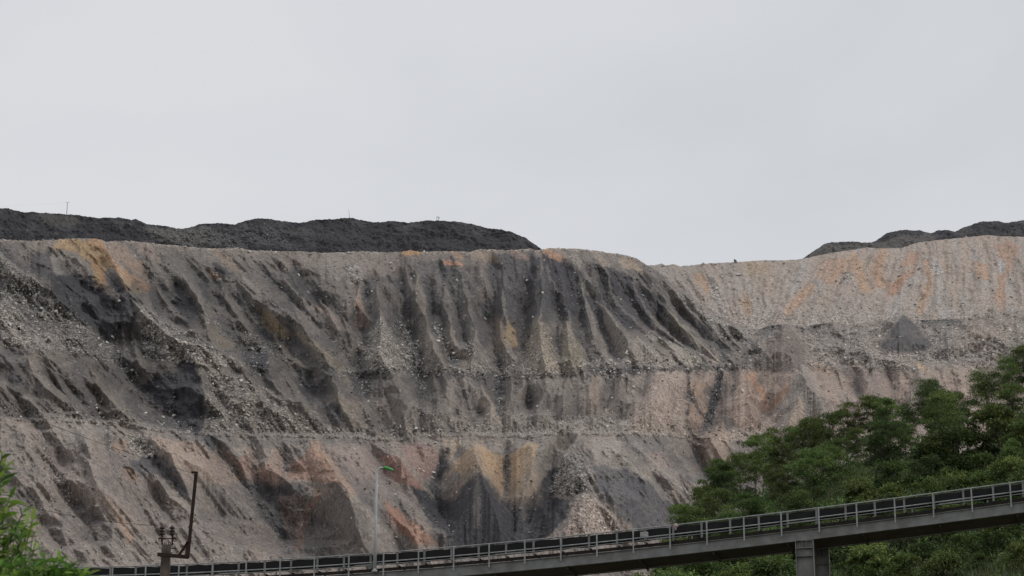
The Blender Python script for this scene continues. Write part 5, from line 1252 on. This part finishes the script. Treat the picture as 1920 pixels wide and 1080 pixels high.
tag(done(bm, "thin_pole", M_FAR), "bare thin stick leaning left on the middle of the coal ridge", "pole")
g = ground_on(C1, 821, 414.5); sgn = empty("ridge_frame", g); tag(sgn, "tiny two legged frame with a dark board on the coal ridge top", "frame")
mpx = g.y / F
for x in (-2.0, 1.6):
    bm = bmesh.new(); beam(bm, (x * mpx, 0, -.4), ((x + .3) * mpx, 0, 8 * mpx), .22, .22, up=Vector((0, 1, 0))); done(bm, "leg", M_FAR, sgn)
bm = bmesh.new(); beam(bm, (-2.4 * mpx, 0, 8 * mpx), (1.2 * mpx, 0, 7.6 * mpx), .22, .25); done(bm, "cross_bar", M_FAR, sgn)
bm = bmesh.new(); box(bm, (2.2 * mpx, 0, 5.6 * mpx), (1.7 * mpx, .2, 3.0 * mpx)); done(bm, "board", M_FARD, sgn)
# ------------------------------------------------------------------ wooded hillside on the right
TL_ = {1000: 1200, 1150: 1088, 1200: 1050, 1240: 985, 1262: 955, 1300: 935, 1325: 880, 1340: 858, 1385: 850, 1410: 828, 1430: 815, 1460: 800, 1490: 797, 1520: 780, 1560: 768, 1590: 752, 1640: 742, 1665: 740, 1700: 748, 1720: 716, 1745: 710, 1775: 720, 1800: 745, 1835: 755, 1850: 705, 1880: 672, 1920: 650, 2000: 625, 2300: 600}
YC = 262.0
def hill_py(px, Y):
    gy = lerp(px, TL_) + 112; by = lerp(px, {1000: 1230, 1200: 1185, 1500: 1140, 1920: 1112, 2300: 1095})
    t = np.clip((Y - 135) / (YC - 135), 0, 1) ** 0.92
    return by + (gy - by) * t
def hill_pt(px, Y):
    Yc = max(min(Y, YC), 135.0); p = at(px, float(hill_py(px, Yc)), Yc)
    if Y > YC: p = Vector((p.x * Y / YC, Y, p.z - (Y - YC) * 0.35))
    if Y < 135: p = Vector((p.x * Y / 135, Y, max(-1.55, p.z - (135 - Y) * 0.34)))
    return p
hx = np.arange(1000, 2300, 12.0); hy = np.concatenate([np.arange(52, 135, 8.0), np.arange(135, 263, 4.0), [270, 285, 310, 340, 380]])
HV = np.array([[hill_pt(float(x), float(y)) for x in hx] for y in hy]); HV[..., 2] += 0.5 * fbm(HV[..., 0] / 6, HV[..., 1] / 6, 3)
HV[:, 0, 2] = -1.55; HV[:, 1, 2] = np.minimum(HV[:, 1, 2], HV[:, 2, 2] * .5)
HV[..., 2] = np.maximum(HV[..., 2], -1.55)
ii = np.arange(HV.shape[0] * HV.shape[1]).reshape(HV.shape[:2])
me = mesh_np("wooded_hillside", HV.reshape(-1, 3), np.stack([ii[:-1, :-1], ii[:-1, 1:], ii[1:, 1:], ii[1:, :-1]], -1).reshape(-1, 4))
M_HILL = simple_mat("hill_soil", (0.050, 0.058, 0.026), 0.95, 0, 0.4, 0.35, 0.1, dirt=(0.06, 0.05, 0.035), bump=.5)
tag(link_mesh("wooded_hillside", me, M_HILL), kind="structure")

def leaf_mat(name, hueshift=0.0, trans=0.25):
    m, t, b = new_mat(name); nd, lk = t.nodes, t.links
    b.inputs['Roughness'].default_value = 0.6; b.inputs['Specular IOR Level'].default_value = 0.25
    a = nd.new("ShaderNodeAttribute"); a.attribute_name = "Col"
    oi = nd.new("ShaderNodeObjectInfo"); hs = nd.new("ShaderNodeHueSaturation")
    m1_ = nd.new("ShaderNodeMapRange"); m1_.inputs['To Min'].default_value = 0.482; m1_.inputs['To Max'].default_value = 0.525
    m2_ = nd.new("ShaderNodeMapRange"); m2_.inputs['To Min'].default_value = 0.68; m2_.inputs['To Max'].default_value = 1.5
    lk.new(oi.outputs['Random'], m1_.inputs['Value']); lk.new(m1_.outputs[0], hs.inputs['Hue'])
    ml = nd.new("ShaderNodeMath"); ml.operation = 'FRACT'; mm = nd.new("ShaderNodeMath"); mm.operation = 'MULTIPLY'; mm.inputs[1].default_value = 7.31
    lk.new(oi.outputs['Random'], mm.inputs[0]); lk.new(mm.outputs[0], ml.inputs[0]); lk.new(ml.outputs[0], m2_.inputs['Value']); lk.new(m2_.outputs[0], hs.inputs['Value'])
    lk.new(a.outputs['Color'], hs.inputs['Color']); lk.new(hs.outputs[0], b.inputs['Base Color'])
    tr = nd.new("ShaderNodeBsdfTranslucent"); lk.new(hs.outputs[0], tr.inputs['Color'])
    mx_ = nd.new("ShaderNodeMixShader"); mx_.inputs[0].default_value = trans
    lk.new(b.outputs[0], mx_.inputs[1]); lk.new(tr.outputs[0], mx_.inputs[2]); lk.new(mx_.outputs[0], nd["Material Output"].inputs['Surface'])
    return m
M_LEAF = leaf_mat("leaf_green"); M_GRASS = leaf_mat("grass_blade")
M_BARK = simple_mat("pale_bark", (0.20, 0.185, 0.155), 0.95, 0, 0.4, 4.0, 0.1, dirt=(0.08, 0.07, 0.06), bump=.4)
def leaves(P, dirs, ln, wd, cols):
    """rhombic leaves: base point, growing direction, length, width"""
    n = len(P); d = dirs / (np.linalg.norm(dirs, axis=1, keepdims=True) + 1e-9)
    rv = rng.normal(0, 1, (n, 3)); s = np.cross(d, rv); s /= (np.linalg.norm(s, axis=1, keepdims=True) + 1e-9)
    ln = np.broadcast_to(ln, (n,))[:, None]; wd = np.broadcast_to(wd, (n,))[:, None]
    V = np.stack([P, P + d * ln * .42 + s * wd * .5, P + d * ln, P + d * ln * .42 - s * wd * .5], 1)
    return V, np.repeat(cols[:, None, :], 4, 1)
def leaf_mesh(name, Vs, Cs):
    V = np.concatenate(Vs).reshape(-1, 3); C = np.concatenate(Cs).reshape(-1, 3)
    me = mesh_np(name, V, np.arange(len(V)).reshape(-1, 4), smooth=False); set_attr(me, "Col", np.clip(C, .006, .5), 'FLOAT_COLOR'); me.materials.append(M_LEAF); return me
G_DK, G_MD, G_LT, G_YE = np.array([.030, .052, .018]), np.array([.068, .104, .030]), np.array([.122, .176, .048]), np.array([.150, .175, .045])
def crown_clump(c, r, n, lum, ll=.245):
    u = rng.normal(0, 1, (n, 3)); u /= np.linalg.norm(u, axis=1, keepdims=True)
    u[:, 2] = np.where(u[:, 2] < -.25, -u[:, 2] * .6, u[:, 2])
    rad = rng.uniform(.45, 1.0, (n, 1)) ** .6 * (1 + .22 * rng.normal(0, 1, (n, 1)))
    P = c + u * rad * r
    d = u + np.array([0, 0, -.25]) + rng.normal(0, .7, (n, 3))
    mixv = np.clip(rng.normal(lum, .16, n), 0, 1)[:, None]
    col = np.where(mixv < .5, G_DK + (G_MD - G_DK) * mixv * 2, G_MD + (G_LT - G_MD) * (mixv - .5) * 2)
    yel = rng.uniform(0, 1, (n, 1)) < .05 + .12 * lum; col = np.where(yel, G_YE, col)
    return leaves(P, d, rng.uniform(.5, 1.15, n) * ll, rng.uniform(.3, .5, n) * ll, col * rng.uniform(.85, 1.15, (n, 1)))
def make_tree(seed, H, Wc, nclump, nleaf, bare=.32, name="tree", tilt=0.0, flat=.62):
    r = random.Random(seed); Vs, Cs = [], []
    bm = bmesh.new()
    stem = [Vector((tilt * H * t * t + .25 * math.sin(3 * t + seed), .2 * math.sin(2.3 * t + seed * 2) * t, H * .88 * t)) for t in (0, .2, .4, .6, .8, 1)]
    tube(bm, stem, [.13, .115, .095, .07, .045, .02], 7)
    for i in range(nclump):
        t = bare + (1 - bare) * ((i + r.random()) / nclump) ** .85
        base = stem[min(5, int(t * 5))].lerp(stem[min(5, int(t * 5) + 1)], t * 5 % 1)
        env = math.sin(math.pi * min(1, max(0.0, .18 + .74 * (t - bare) / (1 - bare)))) ** .7
        a = r.uniform(0, 2 * math.pi) ; rr_ = Wc * .5 * env * r.uniform(.25, .95)
        c = Vector((base.x + math.cos(a) * rr_, base.y + math.sin(a) * rr_, H * t * r.uniform(.93, 1.02) + .25))
        if r.random() < .75:
            b0 = stem[max(0, min(4, int(t * 5) - 1))].lerp(base, .5); tube(bm, [b0, b0.lerp(c, .5) + Vector((0, 0, -.15)), c], [.045, .03, .012], 5)
        cr_ = r.uniform(.5, 1.1) * Wc * .172
        lum = .25 + .5 * (t - bare) / (1 - bare) + r.uniform(-.32, .34)  # clumps lighter towards the top: light and shadow put into leaf colour
        v, cc = crown_clump(np.array(c), np.array([cr_ * 1.25, cr_ * 1.25, cr_ * flat * 1.2]), int(1.7 * nleaf / nclump * r.uniform(.7, 1.3)), lum)
        Vs.append(v); Cs.append(cc)
    bmesh.ops.recalc_face_normals(bm, faces=bm.faces)
    mt = bpy.data.meshes.new("trunk"); bm.to_mesh(mt); bm.free(); mt.materials.append(M_BARK)
    return mt, leaf_mesh("crown", Vs, Cs), H
TREES = [make_tree(1, 8.0, 5.0, 34, 5200), make_tree(2, 8.6, 4.6, 36, 5200, .28), make_tree(3, 7.4, 5.4, 32, 5000, .36, flat=.5), make_tree(4, 8.2, 4.2, 30, 4600, .25), make_tree(5, 7.8, 5.6, 38, 5600, .30, flat=.55)]
SPARSE = [make_tree(11, 7.5, 4.4, 17, 1900, .35, flat=.5), make_tree(12, 7.0, 4.6, 20, 2300, .3)]
TALL = [make_tree(21, 11.5, 6.4, 50, 8200, .36, flat=.75), make_tree(22, 12.0, 6.8, 54, 8800, .34, flat=.75)]
SHRUBS = [make_tree(31, 2.9, 3.4, 18, 2600, .12, flat=.8), make_tree(32, 3.4, 3.2, 20, 2700, .12, flat=.9), make_tree(33, 2.4, 3.8, 18, 2500, .1, flat=.7)]
def plant(proto, loc, H, name, label, group, cat, wscale=1.0):
    mt, mc, H0 = proto; k = H / H0 if cat != 'tree' else max(.4, (H - 0.55) / H0)
    e = empty(name, loc, rng.uniform(0, 6.28)); tag(e, label, cat, group); e.scale = (k * wscale, k * wscale, k)
    t = bpy.data.objects.new("trunk" if cat == "tree" else "stem", mt); COL.objects.link(t); t.parent = e
    c = bpy.data.objects.new("crown" if cat == "tree" else "foliage", mc); COL.objects.link(c); c.parent = e
    return e
GT = "trees on the wooded hillside"
CREST = [  # px, top py, Y, proto list index, label
 (1283, 942, 215, 0, 'S', "small yellowish tree at the left foot of the wood, just above the conveyor rail"),
 (1318, 905, 232, 1, 'T', "dark low tree at the left tip of the wood beside the grey spoil"),
 (1342, 855, 248, 0, 'S', "thin see-through tree at the left edge of the wood with spoil showing through"),
 (1392, 846, 252, 1, 'S', "open crowned tree second from the left on the wood's upper edge"),
 (1418, 814, 258, 2, 'T', "broad crowned tree on the wood's upper edge right of the see-through trees"),
 (1452, 798, 262, 3, 'T', "narrow dark tree under the pale cone on the wood's upper edge"),
 (1492, 794, 262, 0, 'T', "rounded tree on the wood's upper edge below the pale spoil cone"),
 (1526, 776, 262, 1, 'T', "bushy tree with a small side crown rising on the wood's upper edge"),
 (1560, 766, 260, 4, 'T', "wide tree in the rising part of the wood's upper edge"),
 (1592, 750, 262, 3, 'T', "narrow pale topped tree left of the broad double crown on the upper edge"),
 (1640, 738, 262, 2, 'T', "broad flat topped tree midway along the wood's upper edge"),
 (1668, 740, 258, 0, 'T', "tree joined to the right of the broad flat topped crown"),
 (1700, 752, 262, 1, 'T', "lower tree in the dip before the tall group on the upper edge"),
 (1744, 708, 264, 0, 'L', "tall tree with bare trunk standing above the middle of the upper edge"),
 (1782, 730, 260, 4, 'T', "tree leaning against the right of the tall bare trunk tree"),
 (1818, 748, 262, 3, 'T', "low tree in the gap before the tallest trees at the right edge"),
 (1852, 690, 264, 1, 'L', "tall dark tree with a side plume left of the tallest trees"),
 (1890, 664, 262, 0, 'L', "tallest dark tree beside the right edge of the picture"),
 (1925, 643, 264, 1, 'L', "topmost tree cut off by the right edge of the picture"),
 (1975, 640, 262, 0, 'L', "tall tree just outside the right edge of the wood"), (2030, 630, 262, 1, 'L', "second tall tree outside the right edge of the wood"), (2085, 622, 262, 0, 'L', "third tall tree outside the right edge of the wood")]
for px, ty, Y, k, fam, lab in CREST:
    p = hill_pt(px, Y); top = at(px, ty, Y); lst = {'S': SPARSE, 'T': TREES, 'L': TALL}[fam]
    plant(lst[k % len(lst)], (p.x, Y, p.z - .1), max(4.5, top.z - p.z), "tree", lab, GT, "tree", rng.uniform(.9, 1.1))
adj = ["dense dark", "light green", "rounded", "ragged", "yellowish topped", "broad", "narrow", "blue green", "bushy", "loose"]
cnt = 0
for ri, (Y, x0, x1, H) in enumerate([(249, 1350, 2120, 6.6), (236, 1335, 2120, 7.0), (226, 1310, 1720, 7.2), (213, 1270, 1640, 6.8), (200, 1250, 1590, 6.2), (187, 1235, 1560, 5.6), (174, 1220, 1540, 4.8)]):
    step = 5.4 * F / Y; x = x0 + rng.uniform(0, step * .4); k = 0
    while x < x1:
        yy = Y + rng.uniform(-5, 5); p = hill_pt(x, yy); h = H * rng.uniform(.72, 1.28)
        row = ["second row behind the upper edge trees", "third row down from the upper edge", "upper middle of the wood", "middle of the wood", "lower middle of the wood", "row above the conveyor rail", "lowest row beside the conveyor rail"][ri]
        where = int((x - 1220) / 60)
        lab = f"{adj[(cnt * 3 + ri) % 10]} tree, {['first', 'second', 'third', 'fourth', 'fifth', 'sixth', 'seventh', 'eighth', 'ninth', 'tenth', 'eleventh', 'twelfth'][min(k, 11)]} from the left in the {row}"
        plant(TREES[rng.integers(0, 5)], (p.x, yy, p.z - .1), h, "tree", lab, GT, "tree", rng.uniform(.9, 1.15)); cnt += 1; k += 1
        x += step * rng.uniform(.8, 1.2)
GS = "shrubs on the hillside"
for ri, (Y, x0, x1, H, row) in enumerate([(228, 1730, 2120, 4.2, "right hand slope under the tallest trees"), (214, 1660, 2120, 3.6, "bright slope below the tall trees at the right"), (201, 1610, 2120, 3.2, "middle of the bright shrub slope at the right"), (189, 1600, 2120, 3.0, "lower bright shrub slope at the right"),
        (176, 1560, 2120, 2.8, "shrub slope just above the conveyor at the right"), (164, 1230, 2120, 2.6, "strip seen over the conveyor rail"), (150, 1190, 2120, 2.6, "strip seen under the conveyor girder"), (139, 1170, 2120, 2.3, "bottom strip under the conveyor near the picture's lower edge")]):
    step = 2.7 * F / Y; x = x0 + rng.uniform(0, 30); k = 0
    while x < x1:
        yy = Y + rng.uniform(-4, 4); p = hill_pt(x, yy)
        plant(SHRUBS[rng.integers(0, 3)], (p.x, yy, p.z - .15), H * rng.uniform(.75, 1.25), "shrub", "leafy green shrub on the " + row, "shrubs on the " + row, "shrub", rng.uniform(.9, 1.2))
        x += step * rng.uniform(.75, 1.25)
# undergrowth and tall grass
n = 70000
ux = rng.uniform(1150, 2150, n); uy = rng.uniform(132, 262, n); keep = []
UP = np.array([hill_pt(float(a), float(b)) for a, b in zip(ux, uy)]); UP[:, 2] += rng.uniform(0, 1.1, n) * (0.4 + .9 * smooth(-.2, .4, fbm(UP[:, 0] / 2.5, UP[:, 1] / 2.5, 2)))
g_ = rng.uniform(0, 1, (n, 1)); ucol = np.where(g_ < .5, G_DK + (G_MD - G_DK) * g_ * 2, G_MD + (G_LT - G_MD) * (g_ - .5) * 2) * 1.1
Vu, Cu = leaves(UP, rng.normal(0, .6, (n, 3)) + np.array([0, -.1, .5]), rng.uniform(.3, .65, n), rng.uniform(.1, .22, n), ucol)
o = link_mesh("undergrowth", leaf_mesh("undergrowth", [Vu], [Cu])); tag(o, "low green undergrowth covering the hillside between trees and shrubs", kind="stuff")
def grass(name, n, xr, yr, hmin, hmax, label, cols, dens=None):
    gx = rng.uniform(*xr, n); gy = rng.uniform(*yr, n)
    P = np.array([hill_pt(float(a), float(b)) for a, b in zip(gx, gy)])
    m = fbm(P[:, 0] / 3.0 + 3, P[:, 1] / 3.0, 2) > -.12
    P = P[m]; n = len(P)
    h = rng.uniform(hmin, hmax, n)[:, None]; a = rng.uniform(0, 2 * np.pi, n); lean = rng.uniform(.15, .75, n)[:, None]
    dv = np.stack([np.cos(a), np.sin(a), np.zeros(n)], -1); sv = np.stack([-np.sin(a), np.cos(a), np.zeros(n)], -1)
    rings = []
    for t in (0, .4, .75, 1.0):
        c = P + np.array([0, 0, 1.0]) * h * (t - .28 * lean * t * t) + dv * h * lean * t ** 2 * .8
        w = .045 * (1 - .9 * t) * (1 + .6 * (t == .4)); rings.append((c - sv * w, c + sv * w))
    V = np.stack([np.stack(r_, 1) for r_ in rings], 1).reshape(n, 8, 3)
    q = np.array([[0, 1, 3, 2], [2, 3, 5, 4], [4, 5, 7, 6]]); Q = (q[None] + (np.arange(n) * 8)[:, None, None]).reshape(-1, 4)
    me = mesh_np(name, V.reshape(-1, 3), Q); cc = np.array(cols)[rng.integers(0, len(cols), n)] * rng.uniform(.8, 1.2, (n, 1))
    set_attr(me, "Col", np.repeat(cc, 8, 0), 'FLOAT_COLOR'); me.materials.append(M_GRASS)
    tag(link_mesh(name, me), label, kind="stuff")
GC = [(.085, .10, .055), (.11, .12, .075), (.06, .085, .035), (.14, .135, .10), (.05, .075, .025)]
grass("tall_grass", 9000, (1545, 1720), (166, 192), 1.6, 2.6, "tall greyish grass thicket above the conveyor right of the column", GC)
grass("tall_grass", 7000, (1720, 1980), (168, 200), 1.2, 2.2, "tall green grass among the shrubs at the right", [(.06, .10, .03), (.085, .125, .04), (.10, .12, .06)])
grass("tall_grass", 9000, (1560, 1980), (133, 152), 0.9, 1.9, "dry brownish grass thicket under the conveyor at the right", [(.06, .085, .035), (.085, .10, .05), (.045, .07, .022), (.12, .125, .085)])

# ------------------------------------------------------------------ leafy shrub close to the camera at the lower left
def near_shrub(name, Y, tips, root, label, seed, ll, cols):
    r = random.Random(seed); e = empty(name, Vector((root[0], Y, -1.6))); tag(e, label, "shrub", "shrubs close to the camera")
    bm = bmesh.new(); Vs = []; Cs = []; o0 = e.location
    fork = Vector((root[1] - root[0], 0, root[2] + 1.6))
    tube(bm, [Vector((0, 0, 0)), fork * .5 + Vector((.04, .03, 0)), fork], [.045, .036, .028], 8)
    for (px, py, dy) in tips:
        tip = at(px * .88 if px > 0 else px, py, Y + dy) - o0; b = fork + Vector((r.uniform(-.08, .08), r.uniform(-.1, .1), r.uniform(-.5, .1)))
        mid_ = b.lerp(tip, .55) + Vector((r.uniform(-.03, .03), 0, .10 + .06 * r.random()))
        pts = []
        for i in range(9):
            t = i / 8; pts.append(b * (1 - t) ** 2 + mid_ * 2 * t * (1 - t) + tip * t * t)
        tube(bm, pts, [.013 * (1 - .8 * i / 8) + .002 for i in range(9)], 5)
        nl = r.randint(42, 54)
        for k in range(nl):
            t = .22 + .78 * k / (nl - 1); p = b * (1 - t) ** 2 + mid_ * 2 * t * (1 - t) + tip * t * t
            ax = (tip - b).normalized() * (.6 if k < nl - 2 else 1.4)
            a = k * 2.4 + r.uniform(-.4, .4); d = Vector((math.cos(a), math.sin(a) * .8, r.uniform(-.35, .35))) + ax
            d.normalize(); L_ = ll * r.uniform(.65, 1.25); W_ = L_ * r.uniform(.20, .30)
            s = d.cross(Vector((r.gauss(0, .35), r.gauss(0, .35), 1))).normalized(); u = s.cross(d).normalized()
            droop = r.uniform(.1, .45)
            ring = []
            for tt, ww in ((0, .06), (.22, .75), (.5, 1.0), (.78, .6), (1, .03)):
                c = p + d * L_ * tt - Vector((0, 0, 1)) * L_ * droop * tt * tt
                ring.append((c - s * W_ * ww * .5 + u * W_ * .12 * ww, c, c + s * W_ * ww * .5 + u * W_ * .12 * ww))
            col = np.array(cols[r.randrange(len(cols))]) * r.uniform(.75, 1.25)
            for (a0, b0, c0), (a1, b1, c1) in zip(ring, ring[1:]):
                Vs.append(np.array([[a0, b0, b1, a1], [b0, c0, c1, b1]], float)); Cs.append(np.tile(col, (2, 4, 1)))
    done(bm, "stem", simple_mat("green_stem", (.05, .07, .025), .7, 0, .3, 8), e)
    me = leaf_mesh("foliage", Vs, Cs); me.materials.clear(); me.materials.append(M_NEAR); link_mesh("foliage", me, None, e)
M_NEAR = leaf_mat("near_leaf", 0, .35)
NC = [(.085, .165, .024), (.14, .235, .034), (.19, .28, .05), (.048, .09, .02), (.24, .30, .08), (.09, .17, .034)]
r_ = random.Random(77)
t1 = [(4, 852, 0), (8, 880, .1), (0, 905, -.1), (-30, 870, .2), (20, 935, .1), (12, 960, -.1), (48, 962, 0), (70, 975, .1), (55, 985, -.2), (30, 990, .2), (0, 985, 0), (-25, 940, .2), (-40, 980, 0), (62, 1005, .1), (40, 1020, -.2), (15, 1015, .1), (-10, 1030, 0), (75, 1030, .2), (28, 1045, 0), (-20, 1065, .1)]
near_shrub("leafy_shrub", 17.0, t1, (-4.1, -3.98, 2.35), "tall bright green leafy shrub at the left edge of the picture", 5, .135, NC)
t2 = [(95, 1048, 0), (118, 1052, .15), (140, 1060, -.1), (162, 1068, .1), (176, 1076, 0), (100, 1070, .2), (130, 1078, 0), (150, 1090, .1), (72, 1062, -.15), (50, 1060, .1), (85, 1090, 0), (110, 1092, .1), (60, 1088, .2), (35, 1078, -.1), (10, 1082, .1), (186, 1080, 0), (150, 1058, .05), (108, 1045, .1), (128, 1050, -.05), (190, 1090, 0), (165, 1098, .2), (25, 1058, .2), (0, 1060, 0)]
near_shrub("leafy_shrub", 16.3, t2, (-3.3, -3.35, 2.25), "low bright green shrub along the bottom left corner", 9, .130, NC)
# pale arching grass blades in front of the shrub
gt = empty("grass_tuft", Vector((-3.55, 16.1, -1.6))); tag(gt, "pale arching grass blades hanging in front of the left shrub", "grass tuft")
bm = bmesh.new(); r = random.Random(12)
for (px, py, ex, ey) in [(18, 985, 45, 1065), (25, 990, 60, 1070), (58, 1010, 88, 1075), (50, 1005, 78, 1090), (62, 1030, 90, 1100)]:
    a = at((px + ex) / 2 - 30, 1180, 16.3); b_ = at(px, py, 16.1); c = at(ex, ey, 16.0); prev = None
    for i in range(13):
        t = i / 12; p = (a * (1 - t) ** 3 + (a.lerp(b_, .75) + Vector((0, 0, .35))) * 3 * t * (1 - t) ** 2 + (b_ + Vector((.02, 0, .22))) * 3 * t * t * (1 - t) + c * t ** 3) - gt.location
        w = .0045 * (1 - .8 * t); cur = (bm.verts.new(p + Vector((-w, 0, w * .4))), bm.verts.new(p + Vector((w, 0, 0))))
        if prev: bm.faces.new((prev[0], prev[1], cur[1], cur[0])).smooth = True
        prev = cur
    tube(bm, [Vector((r.uniform(-.05, .05), r.uniform(-.05, .05), 0)), (a - gt.location) * .6, a - gt.location], .006, 5)
M_STRAW = simple_mat("pale_grass", (.12, .15, .07), .8, 0, .25, 9)
done(bm, "blades", M_STRAW, gt)
